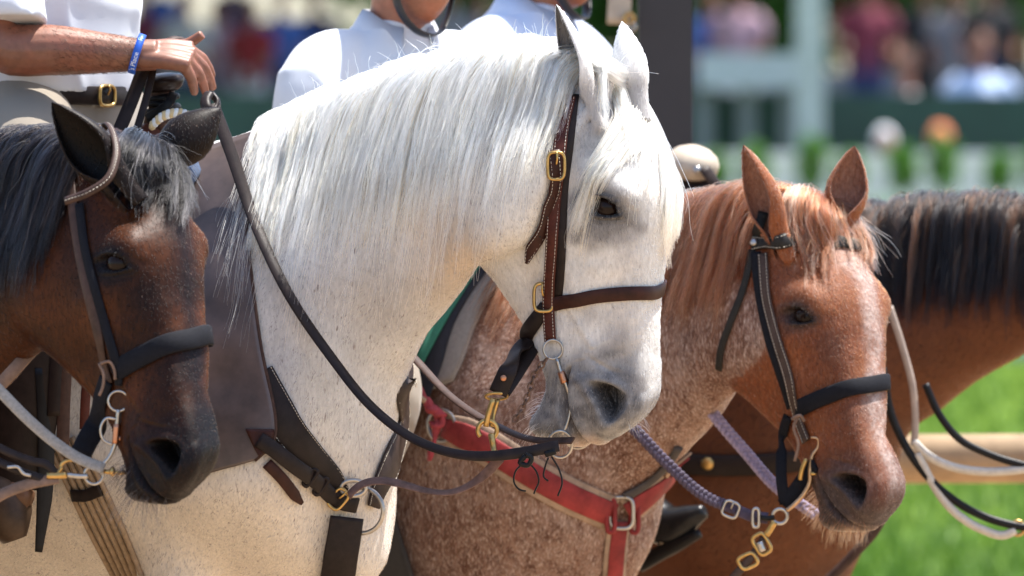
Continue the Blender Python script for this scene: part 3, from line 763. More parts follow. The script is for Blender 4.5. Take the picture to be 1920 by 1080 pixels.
def px_guides(h, lines, n, seed, off=(.002, .012), jit=7, steps=18, lenv=(.65, 1.0), lift=0.0):
    """guides laid over the animal between neighbouring drawn locks"""
    r = np.random.default_rng(seed); L = [path(l, steps) for l in lines]; out = []
    for _ in range(n):
        i = r.integers(0, len(L)); a = r.random() if i < len(L) - 1 else 0; j = min(i + 1, len(L) - 1); a = a if r.random() < .6 else round(a)
        c = L[i] * (1 - a) + L[j] * a; e = r.uniform(*lenv); c = path(c[:max(4, int(e * steps))], steps); t = np.linspace(0, 1, steps)
        c = c + r.normal(0, jit, (1, 2)) * (.5 + .8 * t[:, None]) + np.stack([np.sin(t * r.uniform(2, 7) + r.uniform(0, 6)), 0 * t], 1) * r.uniform(0, 5); o = r.uniform(*off); q = []
        for k in range(steps):
            p, nn = hit(h, c[k][0], c[k][1], h.hbvh); q.append(p + unit(nn) * o * min(1, .2 + 2.2 * t[k]) + np.array([0, 0, lift * math.sin(math.pi * min(1, 2 * t[k])) * (t[k] < .5)]))
        q = np.array(q)
        for _k in range(4): q[1:-1] = (q[:-2] + 2 * q[1:-1] + q[2:]) / 4
        out.append(q)
    return np.array(out)
def locks(h, lines, n, per, seed, col, alt, altp, mat, name='forelock', spread=.0045, clump=.7, fuzz=.03, r0=.0006, lv=.12, extra=None, **kw):
    g = px_guides(h, lines, n, seed, **kw); st = strands(g, per, spread, clump, .0016, .35, seed + 2, fuzz); c = tint(n, per, col, lv, .09, alt, altp, seed + 3)
    if extra is not None: st = np.concatenate([st, extra[0]]); c = np.concatenate([c, extra[1]])
    return hair_obj(name, st, r0, .0002, mat, h.root, c)
HAIR_W = hair_mat('white_mane_hair', None, .35); HAIR = hair_mat('horse_hair', None, .30, ior=1.33)
# white mane
rt, tan, lat, tt = crest_roots(W, .04, .69, 600, seed=5)
near = np.where((lat @ W.lat)[:, None] > 0, -lat, lat)
ln = np.interp(tt, [.0, .12, .3, .5, .65, .75, .83], [.29, .33, .36, .36, .33, .27, .22]) * np.random.default_rng(3).uniform(.38, 1.18, len(tt))
gd = grow(W, rt, near * .55 + tan * np.interp(tt, [0, .45, .69], [.55, .5, .1])[:, None] + np.array([0, 0, .55]), ln, 24, .70, .30, flow=near * .10 + np.array([-.14, 0, 0]) * np.interp(tt, [0, .45, .69], [1.1, .9, -.2])[:, None], off=(.004, .022), wav=.035, seed=6)
st = strands(gd, 28, .0056, .86, .0016, .40, fuzz=.02)
rt3, tan3, lat3, tt3 = crest_roots(W, .04, .66, 80, seed=8); near3 = np.where((lat3 @ W.lat)[:, None] > 0, -lat3, lat3)
gd3 = grow(W, rt3, near3 * .55 + tan3 * .4 + np.array([0, 0, .55]), np.interp(tt3, [0, .2, .4, .6, .66], [.46, .55, .62, .58, .44]) * np.random.default_rng(9).uniform(.75, 1.05, 80), 24, .70, .30, flow=near3 * .10 + np.array([-.10, 0, 0]), off=(.008, .026), wav=.05, seed=10)
st = np.concatenate([st, strands(gd3, 6, .0075, .55, .003, .4, 21, .08)]); w_tint3 = tint(80, 6, (.84, .79, .65), .08, .06, (.74, .64, .48), .15)
rt2, tan2, lat2, t2 = crest_roots(W, .0, .69, 200, seed=15)
gd2 = grow(W, rt2, np.array([0, 0, 1.0]) + np.random.default_rng(1).normal(0, .55, (200, 3)), np.random.default_rng(2).uniform(.015, .07, 200), 24, .93, .03, wav=.10, seed=16)
hair_obj('mane', np.concatenate([st, gd2]), .00068, .0002, HAIR_W, W.root, np.concatenate([tint(600, 28, (.84, .78, .62), .13, .08, (.66, .52, .32), .26), w_tint3, tint(200, 1, (.80, .77, .70))]))
def forelock(h, spots, n, length, dirs, seed, per, col, alt, altp, mat, spread=.006, off=(.003, .016), clump=.7, flow=None, stiff=.74, grav=.32, name='forelock', fuzz=.03, rough=.002, steps=20, r0=.0004):
    r = np.random.default_rng(seed); k = r.integers(0, len(spots), n)
    base = np.array([h.warp([s])[0] for s in spots]); p = base[k] + r.normal(0, .010, (n, 3)); q = []
    for x in p:
        a = h.bvh.find_nearest(Vector(x)); q.append(np.array(a[0]) - np.array(a[1]) * .002)
    dd = np.asarray(dirs, float)[k % len(dirs)] + r.normal(0, .16, (n, 3))
    g = grow(h, np.array(q), dd, length * r.uniform(.6, 1.1, n), steps, stiff, grav, flow=None if flow is None else np.asarray(flow, float)[k % len(flow)], off=off, wav=.05, seed=seed + 1)
    return hair_obj(name, strands(g, per, spread, clump, rough, .4, seed + 2, fuzz), r0, .0001, mat, h.root, tint(n, per, col, .10, .09, alt, altp, seed + 3))

g1 = px_guides(W, [[(1082, 96), (1120, 118), (1160, 140), (1196, 168)], [(1086, 104), (1124, 130), (1162, 150), (1198, 172)]], 16, 77, (.006, .016), 4, 18, (.95, 1.0)); st1 = strands(g1, 40, .005, .5, .001, .1, 78, .02)
locks(W, [[(1190, 168), (1160, 225), (1110, 315), (1086, 405), (1070, 500)], [(1198, 170), (1178, 235), (1132, 310), (1097, 375), (1082, 450)], [(1204, 172), (1190, 235), (1156, 288), (1118, 325), (1096, 358)], [(1212, 172), (1214, 230), (1206, 275), (1194, 305), (1186, 322)], [(1218, 172), (1234, 240), (1244, 320), (1248, 420), (1250, 540)], [(1222, 170), (1244, 240), (1255, 310), (1259, 390), (1260, 480)]],
      105, 26, 31, (.82, .76, .60), (.62, .49, .31), .22, HAIR_W, lv=.14, off=(.003, .016), lenv=(.8, 1.0), clump=.84, fuzz=.012, extra=(st1, tint(16, 40, (.84, .76, .62), .05, .06)))
# dark bay
rt, tan, lat, tt = crest_roots(B, .11, .62, 420, seed=25); near = np.where((lat @ B.lat)[:, None] > 0, -lat, lat)
gd = grow(B, rt, near * .5 + tan * .3 + np.array([0, 0, .5]), np.random.default_rng(3).uniform(.20, .36, 420), 20, .70, .32, flow=near * .15, off=(.004, .02), seed=26)
hair_obj('mane', strands(gd, 24, .0065, .72, .0016, .35, fuzz=.02), .00062, .0002, HAIR, B.root, tint(420, 24, (.0045, .004, .005), .15, .15, (.03, .016, .010), .06))
locks(B, [[(262, 232), (238, 280), (224, 340), (222, 400)], [(272, 228), (258, 290), (248, 350), (240, 410)], [(282, 226), (278, 290), (272, 350), (262, 425)], [(292, 226), (300, 285), (302, 340), (296, 405)], [(300, 226), (322, 280), (338, 335), (340, 400), (330, 450)], [(306, 228), (334, 272), (352, 320), (362, 370)]],
      150, 22, 41, (.004, .0036, .004), (.035, .033, .036), .22, HAIR, lv=.2, off=(.003, .018), fuzz=.07)
# chestnut roan
rt, tan, lat, tt = crest_roots(C, .11, .75, 420, seed=35); near = np.where((lat @ C.lat)[:, None] > 0, -lat, lat)
gd = grow(C, rt, near * .5 + tan * .4 + np.array([0, 0, .5]), np.random.default_rng(3).uniform(.18, .34, 420), 20, .70, .32, flow=near * .15 + np.array([-.1, 0, 0]), off=(.004, .02), seed=36)
hair_obj('mane', strands(gd, 24, .0065, .72, .0016, .35, fuzz=.03), .00062, .0002, HAIR, C.root, tint(420, 24, (.13, .045, .02), .25, .15, (.30, .165, .105), .22))
locks(C, [[(1492, 345), (1478, 400), (1484, 460), (1490, 515)], [(1510, 340), (1498, 400), (1506, 470), (1512, 540)], [(1528, 338), (1520, 400), (1530, 470), (1536, 545)], [(1545, 340), (1548, 400), (1556, 450), (1560, 505)], [(1562, 345), (1586, 400), (1606, 455), (1618, 510)], [(1572, 350), (1608, 400), (1632, 455), (1642, 520)]],
      150, 22, 51, (.32, .17, .11), (.14, .048, .022), .45, HAIR, lv=.15, off=(.003, .018), fuzz=.08)
# bay behind
rt, tan, lat, tt = crest_roots(D, .15, .85, 420, seed=45, wide=.016); near = np.where((lat @ D.lat)[:, None] > 0, -lat, lat)
gd = grow(D, rt, near * .6 + np.array([0, 0, .5]), np.random.default_rng(3).uniform(.20, .33, 420), 18, .70, .32, flow=near * .15, off=(.004, .022), seed=46)
hair_obj('mane', strands(gd, 24, .0075, .75, .0016, .35, fuzz=.01), .00065, .0002, HAIR, D.root, tint(420, 24, (.006, .005, .0055), .2, .15, (.06, .025, .013), .14))

# short coat hair over the parts of the animals in and near the picture
def fur(h, n, length, flowdir, mat, seed, box_, rad=.00032, light=None, lightp=0, dark=None, darkp=0, gain=.92):
    r = np.random.default_rng(seed); me = h.body.data; me.calc_loop_triangles(); T = np.empty(len(me.loop_triangles) * 3, np.int32); me.loop_triangles.foreach_get('vertices', T); T = T.reshape(-1, 3)
    A, B_, C_ = (h.co[T[:, k]] for k in range(3)); nn = np.cross(B_ - A, C_ - A); ar = np.linalg.norm(nn, axis=1) / 2; nn = unit(nn); px = proj((A + B_ + C_) / 3)
    ok = (px[:, 0] > box_[0]) & (px[:, 0] < box_[2]) & (px[:, 1] > box_[1]) & (px[:, 1] < box_[3]) & (nn[:, 1] < .45); w = ar * ok; k = r.choice(len(T), n, p=w / w.sum())
    u, v = r.random(n), r.random(n); fl = u + v > 1; u[fl], v[fl] = 1 - u[fl], 1 - v[fl]; p = A[k] + (B_ - A)[k] * u[:, None] + (C_ - A)[k] * v[:, None]; m = nn[k]; col = h.col[T[k, 0], :3].astype(float); al = h.col[T[k, 0], 3]
    fd = flowdir(p) + .18 * np.stack([vnoise(p, 12, 1), vnoise(p, 12, 2), vnoise(p, 12, 3)], 1) + r.normal(0, .12, (n, 3)); fd = unit(fd - m * np.sum(fd * m, 1, keepdims=True)); L = length * r.uniform(.6, 1.3, n) * (.45 + .55 * np.clip(np.linalg.norm(p - h.nose, axis=1) / .35, 0, 1)); L = L[:, None]
    q = np.stack([p - m * .0005, p + fd * L * .5 + m * L * .16, p + fd * L + m * L * .14], 1)
    col = col * (np.where(light is None, .3 + .7 * np.clip(col.max(1, keepdims=True) / .45, 0, 1), 1.0)) * gain * (1 + r.normal(0, .10, n))[:, None]
    if light is not None: s_ = r.random(n) < lightp * al; col[s_] = np.asarray(light) * (1 + r.normal(0, .1, (s_.sum(), 1)))
    if dark is not None: s_ = (r.random(n) < darkp * al * smooth01(.0, .6, vnoise(p, 55, 6))); col[s_] = np.asarray(dark) * (1 + r.normal(0, .1, (s_.sum(), 1)))
    return hair_obj('coat_hair', q, rad, .00012, mat, h.root, col)
FUR = hair_mat('coat_hair', None, .45, .6, 1.35)
def flow_of(h, back):
    hd = unit(h.warp([(.5, 0, -.1)])[0] - h.warp([(.1, 0, -.1)])[0]); c = h.warp([(.25, 0, -.1)])[0]
    def fn(p):
        w = smooth01(.42, .26, np.linalg.norm(p - c, axis=1))[:, None]; return w * hd + (1 - w) * unit(np.array(back))
    return fn
for h in (W, B, C, D): h.nose = h.warp([(.6, 0, -.1)])[0]
fur(W, 110000, .0065, flow_of(W, (-.45, 0, -.8)), FUR, 61, (-40, -40, 1320, 1140), dark=(.10, .09, .09), darkp=.28)
fur(B, 15000, .005, flow_of(B, (-.4, 0, -.8)), FUR, 62, (-60, 120, 480, 1000), light=(.05, .02, .010), lightp=.2, gain=.15)
fur(C, 100000, .0065, flow_of(C, (-.45, 0, -.8)), FUR, 63, (680, 220, 1760, 1140), light=(.36, .27, .23), lightp=.34, dark=(.06, .025, .015), darkp=.9, gain=.5)
fur(D, 36000, .007, flow_of(D, (-.6, 0, -.7)), FUR, 64, (1280, 340, 1960, 1120), gain=.6)
# beard under the chestnut's chin, whiskers
def whiskers(h, lines, n, per, seed, col, name, r0=.0003): 
    r = np.random.default_rng(seed); out = []
    for _ in range(n):
        x, y, dx, dy, l = lines[r.integers(0, len(lines))]; p, nn = hit(h, x + r.normal(0, 16), y + r.normal(0, 8)); d = unit(np.array([dx, -.35, dy]) + r.normal(0, .25, 3)); L = l * r.uniform(.5, 1.1); t = np.linspace(0, 1, 8)[:, None]
        out.append(p + d * L * t + np.array([0, 0, -.25]) * L * t**2)
    return hair_obj(name, np.array(out), r0, .00012, HAIR, h.root, tint(n, 1, col, .1, .2, seed=seed))
whiskers(C, [(1540, 965, -.5, -.8, .030), (1570, 985, -.2, -1, .034), (1600, 990, 0, -1, .03), (1525, 940, -.7, -.6, .04)], 160, 1, 71, (.20, .08, .04), 'whiskers')
whiskers(B, [(240, 925, -.6, -.7, .06), (280, 938, -.2, -.9, .05), (228, 880, -.8, -.5, .05)], 130, 1, 72, (.02, .018, .018), 'whiskers')
whiskers(W, [(1000, 800, -.6, -.6, .035), (1030, 815, -.2, -.9, .03), (1200, 800, .5, -.6, .022), (985, 745, -.9, -.2, .03)], 90, 1, 73, (.6, .56, .5), 'whiskers')
# ------------------------------------------------------------------ tack helpers
PXM = .0009375
def pm(px, Y=0): return px * PXM * (1 + Y / 15)
def leather(name, col, rough=.5, var=.35, scale=60, spec=.18, bmp=.35): return simple(name, col, rough, 0, var, scale, bmp, scale * 5, .0008, spec)
L_BROWN = leather('bridle_leather', (.030, .009, .006)); L_RED = leather('reddish_leather', (.055, .013, .008)); L_DARK = leather('dark_leather', (.013, .008, .007))
L_REIN = leather('rein_leather', (.016, .010, .009), .42); L_OLD = leather('old_leather', (.045, .024, .018), .55); L_BLACK = leather('black_leather', (.006, .006, .007), .45)
L_GREY = leather('greyed_leather', (.030, .020, .017), .5); BRASS = simple('brass', (.42, .27, .10), .34, 1.0, .25, 80, .2); STEEL = simple('steel', (.36, .34, .32), .32, 1.0, .2, 90, .15)
RUST = simple('rusty_steel', (.16, .10, .075), .5, .8, .4, 120, .4); THREAD = simple('thread', (.55, .50, .42), .8, 0, .1); SOFT_BLACK = simple('black_neoprene', (.006, .0065, .010), .8, 0, .3, 150, .5, 500, .0012, .15, 0)
COPPER = simple('copper', (.42, .20, .12), .35, 1.0, .2)

def nrm_smooth(n, k=3):
    n = np.array(n, float)
    for _ in range(k): n[1:-1] = (n[:-2] + 2 * n[1:-1] + n[2:]) / 4
    return unit(n)

def lay(h, pts, n, off=.0, view=.25):
    """pts: (px, py) lies on the animal, (px, py, Y) hangs free.  -> path, normals"""
    p, nn = [], []
    base = path([q[:2] for q in pts], n); s = np.linspace(0, 1, n)
    seg = np.concatenate([[0], np.cumsum([math.hypot(b[0]-a[0], b[1]-a[1]) for a, b in zip(pts, pts[1:])])]); seg = seg / seg[-1]
    for i in range(n):
        k = min(int(np.searchsorted(seg, s[i], side='right') - 1), len(pts) - 2); t = (s[i] - seg[k]) / max(seg[k+1] - seg[k], 1e-9)
        A, B_ = pts[k], pts[k+1]; fa, fb = len(A) > 2, len(B_) > 2
        def onsurf():
            a, b = hit(h, base[i][0], base[i][1]); return a + unit(b) * off, b
        if not fa and not fb: a, b = onsurf()
        else:
            if fa and fb: Y = A[2] * (1 - t) + B_[2] * t; a, b = P(base[i][0], base[i][1], Y), np.array([0, -1.0, 0])
            else:
                q = A if fb else B_; hs, hn = hit(h, q[0], q[1]); Ys = (hs + unit(hn) * off)[1]
                Y = (Ys * (1 - t) + B_[2] * t) if fb else (A[2] * (1 - t) + Ys * t); tt = t if fb else 1 - t
                a = P(base[i][0], base[i][1], Y); b = unit(hn) * (1 - tt) + np.array([0, -1.0, 0]) * tt
        p.append(a); nn.append(unit(b) + np.array([0, -view, 0]))
    p = np.array(p)
    for _ in range(2): p[1:-1] = (p[:-2] + 2 * p[1:-1] + p[2:]) / 4
    return p, nrm_smooth(nn, 6)

def mirror(h, p):
    i = h.kd.find(V(p))[1]; l = h.hv[i] * np.array([1, -1, 1]); q = h.bvh.find_nearest(V(h.warp([l])[0])); return np.array(q[0]), np.array(q[1])

def band(h, pts, n, width, thick, name, mat, parent, off=.001, around=False, stitch=False, taper=None, nrm=None):
    p, nn = lay(h, pts, n, off)
    if nrm is not None: nn = nrm_smooth(nn * .25 + np.asarray(nrm, float), 8)
    if around:
        q, m = [], []
        for x in p[::-1][1:]:
            a, b = mirror(h, x); q.append(a + unit(b) * off); m.append(b)
        q, m = np.array(q), np.array(m); lo = np.array([h.hv[h.kd.find(V(x))[1]][1] for x in p]); keep = lo < -.012; k2 = keep[::-1][1:]
        p = np.concatenate([p[keep], q[k2]]); nn = np.concatenate([nn[keep], m[k2]]); both = path(np.concatenate([p, nn], 1), 2 * n); p, nn = both[:, :3], nrm_smooth(both[:, 3:], 10)
        for i in range(len(p)):
            c_ = h.bvh.find_nearest(V(p[i])); sd = (p[i] - np.array(c_[0])) @ np.array(c_[1])
            if sd < off: p[i] = np.array(c_[0]) + np.array(c_[1]) * off
        for _ in range(24): p[1:-1] = (p[:-2] + 2 * p[1:-1] + p[2:]) / 4; nn[1:-1] = (nn[:-2] + 2 * nn[1:-1] + nn[2:]) / 4
        for i in range(len(p)):
            c_ = h.bvh.find_nearest(V(p[i])); sd = (p[i] - np.array(c_[0])) @ np.array(c_[1]); p[i] = p[i] + np.array(c_[1]) * max(0, off - sd)
        for _ in range(3): p[1:-1] = (p[:-2] + 2 * p[1:-1] + p[2:]) / 4
    w = width if taper is None else width * np.interp(np.linspace(0, 1, len(p)), *taper)
    v, f = strap(p, nn, w, thick); o = mesh_obj(name, v, f, mat, parent)
    if stitch: stitches(p, nn, np.broadcast_to(w, (len(p),)), thick, o)
    return p, nn

def stitches(p, nn, w, thick, parent, inset=.0032, pitch=.0062):
    t, s, n = frames(p, nn); L = np.linalg.norm(np.diff(p, axis=0), axis=1).sum(); m = int(L / pitch); mb = MB(); u = np.linspace(0, 1, len(p))
    for side in (-1, 1):
        for k in range(m):
            c = [np.interp((k + a) / m, u, np.arange(len(p))) for a in (.18, .82)]; pts = []
            for x in c:
                i = int(min(x, len(p) - 2)); fr = x - i
                pts.append((p[i] * (1 - fr) + p[i+1] * fr) + s[i] * side * (w[i] / 2 - inset) + n[i] * (thick * 1.03))
            mb.add(*tube(np.array(pts), .00055, 4))
    mb.build('stitching', THREAD, parent)['kind'] = 'stuff'

def buckle(c, u, v, n, w, h_, r, name, mat, parent, prong=True):
    """rounded rectangular frame about c with a prong"""
    u, v = unit(u), unit(v); a = np.linspace(0, 2 * math.pi, 40, endpoint=False); e = .55
    x = np.sign(np.cos(a)) * np.abs(np.cos(a))**e * w / 2; y = np.sign(np.sin(a)) * np.abs(np.sin(a))**e * h_ / 2
    p = np.asarray(c) + x[:, None] * u + y[:, None] * v; p = np.concatenate([p, p[:1]])
    mb = MB().add(*tube(p, r, 8, cap=False))
    if prong: mb.add(*tube(path([c + v * h_ * .05 + n * .001, c + v * h_ * .3 + n * r * 1.6, c + v * h_ * .52 + n * r], 8), r * .7, 6))
    return mb.build(name, mat, parent)

def cord(pts, n, r, name, mat, parent, k=10, flat=1.0, up=None):
    v, f = tube(path(pts, n), r, k, up, True, flat); return mesh_obj(name, v, f, mat, parent)

def clear_of(h, p, gap):
    """keep a hanging strap outside the animal, on the camera's side"""
    out = []
    for q in p:
        r = h.bvh.ray_cast(V(CAM), V(unit(q - CAM)))
        if r[0] is not None and r[3] < np.linalg.norm(q - CAM) + gap: q = CAM + unit(q - CAM) * (r[3] - gap)
        out.append(q)
    out = np.array(out)
    for _ in range(6): out[1:-1] = (out[:-2] + 2 * out[1:-1] + out[2:]) / 4
    return out

def patch(h, rows, off, thick, nx, ny, name, mat, parent, wob=0):
    """a sheet lying on the animal; rows: (py-ordered) left point, right point in pixels"""
    Lp = path([r[0] for r in rows], ny); Rp = path([r[1] for r in rows], ny); g = np.zeros((ny, nx, 3)); nn = np.zeros((ny, nx, 3))
    for i in range(ny):
        for j in range(nx):
            t = j / (nx - 1); q = Lp[i] * (1 - t) + Rp[i] * t; a, b = hit(h, q[0], q[1]); g[i, j] = a; nn[i, j] = b
    for _ in range(4):
        for ax in (0, 1):
            G = np.moveaxis(nn, ax, 0); G[1:-1] = (G[:-2] + 2 * G[1:-1] + G[2:]) / 4
            G = np.moveaxis(g, ax, 0); G[1:-1] = (G[:-2] + 2 * G[1:-1] + G[2:]) / 4
    nn = unit(nn); a = g + nn * off; b = g + nn * (off + thick)
    v = np.concatenate([a.reshape(-1, 3), b.reshape(-1, 3)]); N_ = nx * ny; f = []
    for i in range(ny - 1):
        for j in range(nx - 1):
            k = i * nx + j; f.append((k, k + nx, k + nx + 1, k + 1)); f.append((N_ + k, N_ + k + 1, N_ + k + nx + 1, N_ + k + nx))
    rim = [j for j in range(nx)] + [i * nx + nx - 1 for i in range(1, ny)] + [(ny - 1) * nx + j for j in range(nx - 2, -1, -1)] + [i * nx for i in range(ny - 2, 0, -1)]
    for a_, b_ in zip(rim, rim[1:] + rim[:1]): f.append((a_, b_, N_ + b_, N_ + a_))
    return mesh_obj(name, v, f, mat, parent), g, nn

def disc(c, n, r, th, name, mat, parent): 
    v, f = lathe(c, n, [(-.001, r * .9), (0, r), (th * .6, r * .95), (th, r * .6), (th * 1.05, .0002)], 18); return mesh_obj(name, v, f, mat, parent)
# ------------------------------------------------------------------ tack of the grey horse
XA, YA, ZA = np.eye(3)
br = empty('bridle', W.ctr, 'brown leather western bridle with brass buckles on the white horse', 'bridle')
band(W, [(1076, 178), (1068, 250), (1058, 330), (1054, 420), (1051, 520), (1047, 560)], 30, pm(20), .004, 'throat_strap', L_DARK, br, .001)
p, nn = band(W, [(1066, 182), (1054, 250), (1042, 320), (1040, 420), (1036, 500), (1032, 580), (1036, 640)], 40, pm(25), .004, 'cheek_strap', L_RED, br, .005, stitch=True)
tp, tn = band(W, [(1040, 285), (1036, 330), (1024, 390), (1008, 440), (992, 490)], 24, pm(23), .0035, 'strap_tail', L_BROWN, br, .0095, stitch=True, taper=([0, .88, 1], [1, 1, .35]))
for k in (5, 9, 13, 17): disc(tp[k] + tn[k] * .0036, tn[k], .0019, .0003, 'strap_hole', L_BLACK, br)
a, b = hit(W, 1037, 311); buckle(a + unit(b) * .013, XA, ZA, unit(b), pm(31), pm(50), .0030, 'buckle', BRASS, br)
a, b = hit(W, 1027, 556); buckle(a + unit(b) * .013, XA, ZA, unit(b), pm(36), pm(52), .0032, 'buckle', BRASS, br)
band(W, [(1034, 572), (1065, 562), (1110, 554), (1165, 549), (1215, 550), (1234, 552)], 36, pm(26), .0045, 'noseband', L_BROWN, br, .002, around=True, stitch=False)
ringc = P(931, 743, -.20)
band(W, [(1026, 574), (1004, 604), (975, 650), (955, 690, -.21), (934, 738, -.205)], 30, np.interp(np.linspace(0, 1, 30), [0, .3, 1], [pm(26), pm(32), pm(36)]), .005, 'chin_strap', L_DARK, br, .003, nrm=(-.3, -.95, .1))
band(W, [(1000, 650, -.10), (968, 700, -.16), (942, 738, -.19)], 16, pm(30), .005, 'chin_strap', L_DARK, br, .003, nrm=(-.3, -.95, .1))
disc(P(944, 709, -.216), np.array([0, -1, 0]), .0055, .002, 'rivet', COPPER, br)
mesh_obj('ring', *ring_torus(ringc, XA, ZA * .5 - YA, .019, .0028, R2=.013), BRASS, br)
# bit
bt = empty('curb_bit', P(1045, 690, -.24), 'steel curb bit with curved shank in the white horse mouth', 'bit')
a, _n = hit(W, 1040, 660); yb = a[1] - .010
mesh_obj('cheek_ring', *ring_torus(P(1037, 655, yb), XA, ZA, .0165, .0022), STEEL, bt)
cord([P(1044, 672, yb), P(1049, 690, yb), P(1055, 705, yb - .002), P(1066, 735, yb - .003), P(1070, 765, yb), P(1064, 792, yb), P(1054, 815, yb)], 24, .0038, 'shank', STEEL, bt)
cord([P(1052, 697, yb - .001), P(1059, 718, yb - .003)], 6, .0068, 'barrel', COPPER, bt, 14)
mesh_obj('rein_ring', *ring_torus(P(1050, 833, yb), XA, ZA - .2 * YA, .021, .0024, R2=.024), STEEL, bt)
mesh_obj('rein_ring', *ring_torus(P(1083, 822, yb + .06), XA, ZA - .2 * YA, .021, .0024, R2=.018), STEEL, bt)
cp = path([P(1026, 672, yb), P(1003, 700, yb + .004), P(992, 735, yb + .004), P(982, 760, yb + .004), P(964, 790, yb + .004)], 13)
for k in range(12):
    m = (cp[k] + cp[k+1]) / 2; d = cp[k+1] - cp[k]; u = unit(d); s = unit(np.cross(u, YA)); s = s if k % 2 else unit(s * .3 - YA)
    mesh_obj('chain_link', *ring_torus(m, u, s, np.linalg.norm(d) * .72, .0016, 16, 6, R2=.0048), RUST, bt)
# tongue in the open mouth
tg = path([P(1066, 712, yb + .045), P(1074, 750, yb + .030), P(1076, 785, yb + .026), P(1070, 815, yb + .024)], 18)
v, f = tube(tg, np.interp(np.linspace(0, 1, 18), [0, .3, .85, 1], [.004, .010, .011, .003]), 12); mesh_obj('tongue', v, f, simple('tongue', (.42, .13, .11), .3, 0, .15, 40, .2), W.root)
# snap and tie-down
sn = empty('snap_hook', P(925, 800, -.2), 'brass trigger snap hanging below the white horse chin strap', 'snap hook')
cord([P(925, 748, -.215), P(916, 775, -.215), P(911, 800, -.214)], 8, .0052, 'eye_bar', BRASS, sn); cord([P(934, 748, -.20), P(926, 775, -.2), P(922, 800, -.205)], 8, .004, 'eye_bar', BRASS, sn)
mesh_obj('hook', *ring_torus(P(914, 806, -.212), XA, ZA, .0165, .0042, a0=-1.2, a1=3.9), BRASS, sn)
mesh_obj('shaft', *lathe(P(921, 812, -.214), P(929, 862, -.214) - P(921, 812, -.214), [(0, .003), (.002, .0062), (.018, .0052), (.030, .0050), (.033, .010), (.037, .011), (.041, .0085), (.046, .004)], 16), BRASS, sn)
td = empty('tie_down_strap', P(800, 910, -.15), 'twisted leather tie-down strap running from snap hook to chest ring', 'strap')
tpth = np.array([P(938, 858, -.215), P(915, 885, -.21), P(880, 912, -.205), P(845, 925, -.2), P(800, 922, -.19), P(750, 908, -.175), P(705, 902, -.16), P(672, 912, -.15), P(655, 930, -.14)])
tpth = clear_of(W, path(tpth, 50), .008)
un = np.array([[-.2, -1, .1]] * 8 + [[.1, -.62, .78]] * 42, float); un = nrm_smooth(un, 8)
v, f = strap(tpth, un, pm(1) * np.interp(np.linspace(0, 1, 50), [0, .2, .45, .7, 1], [20, 18, 16, 22, 22]), .0028); mesh_obj('strap', v, f, leather('suede_strap', (.13, .080, .068), .75, .45, 40, .1), td)
# reins
rn = empty('reins', P(700, 770, -.2), 'dark leather reins running from the rider hand to the white horse bit', 'reins')
hand = P(404, 205, .10)
pr = path([P(398, 196, .08), P(432, 285, .05), P(475, 412, .0), P(540, 552, -.05), P(620, 670, -.1), P(700, 768, -.15), P(790, 832, -.2), P(880, 856, -.235), P(975, 850, -.255), P(1048, 836, -.26)], 90)
pr = clear_of(W, pr, .024); up = np.tile([.35, -.9, .25], (90, 1)).astype(float)
v, f = strap(pr, up, pm(1) * np.interp(np.linspace(0, 1, 90), [0, .12, .4, .8, 1], [26, 25, 20, 18, 22]), .0045, .3); mesh_obj('rein', v, f, L_REIN, rn)
pr2 = path([P(600, 500, .32), P(690, 590, .28), P(765, 662, .2), P(850, 750, .06), P(930, 800, -.06), P(1010, 828, -.16), P(1075, 828, -.2)], 60)
v, f = strap(pr2, np.tile([.3, -.75, .6], (60, 1)), pm(19), .005, .45); mesh_obj('rein', v, f, L_OLD, rn)
v, f = tube(path([P(392, 175, .085), P(385, 190, .07), P(390, 206, .06), P(402, 208, .075), P(408, 192, .09), P(398, 178, .1)], 30), .010, 10, flat=.6); mesh_obj('rein_coil', v, f, L_REIN, rn)
kn = MB()
for q in ([(985, 855), (975, 868), (990, 872), (996, 858), (985, 852)],): kn.add(*tube(path([P(x, y, -.272) for x, y in q], 20), .0046, 8))
kn.build('knot', L_BLACK, rn)
for q in ([(984, 866), (966, 885), (964, 905), (974, 918), (986, 921)], [(990, 866), (1006, 885), (1010, 905), (1004, 918), (1001, 926)], [(1028, 858), (1022, 876), (1020, 895), (1028, 902)], [(1034, 856), (1048, 880), (1054, 905), (1046, 930)]):
    cord([P(x, y, -.262) for x, y in q], 18, .0030, 'tie_lace', L_BLACK, rn, 8, .55)
cord([P(1022, 852, -.262), P(1042, 846, -.264)], 6, .006, 'lace_wrap', L_BLACK, rn, 10)
# shoulder guard and breast collar
GUARD = leather('shoulder_leather', (.072, .050, .044), .38, .6, 7, .5, .2)
gu = empty('shoulder_guard', P(420, 600, -.05), 'large brown leather flap over the white horse shoulder', 'leather flap')
_, gg, gn = patch(W, [((262, 325), (480, 252)), ((255, 400), (470, 350)), ((250, 480), (466, 440)), ((250, 560), (478, 560)), ((250, 640), (492, 660)), ((255, 720), (505, 720)), ((275, 800), (515, 775)), ((320, 860), (514, 828)), ((385, 890), (478, 864))], .004, .005, 26, 60, 'flap', GUARD, gu)
ed = MB(); ed.add(*tube(gg[:, -1] + gn[:, -1] * .0065, .0032, 8)); ed.build('edge_binding', L_OLD, gu)
bc = empty('breast_collar', P(660, 940, -.1), 'dark leather breast collar with steel ring on the white horse chest', 'breast collar')
band(W, [(486, 700), (512, 752), (538, 802), (575, 850), (620, 905), (655, 950)], 34, pm(64), .005, 'shoulder_strap', L_DARK, bc, .001, taper=([0, .3, .8, 1], [.9, 1.0, .9, .35]), stitch=True)
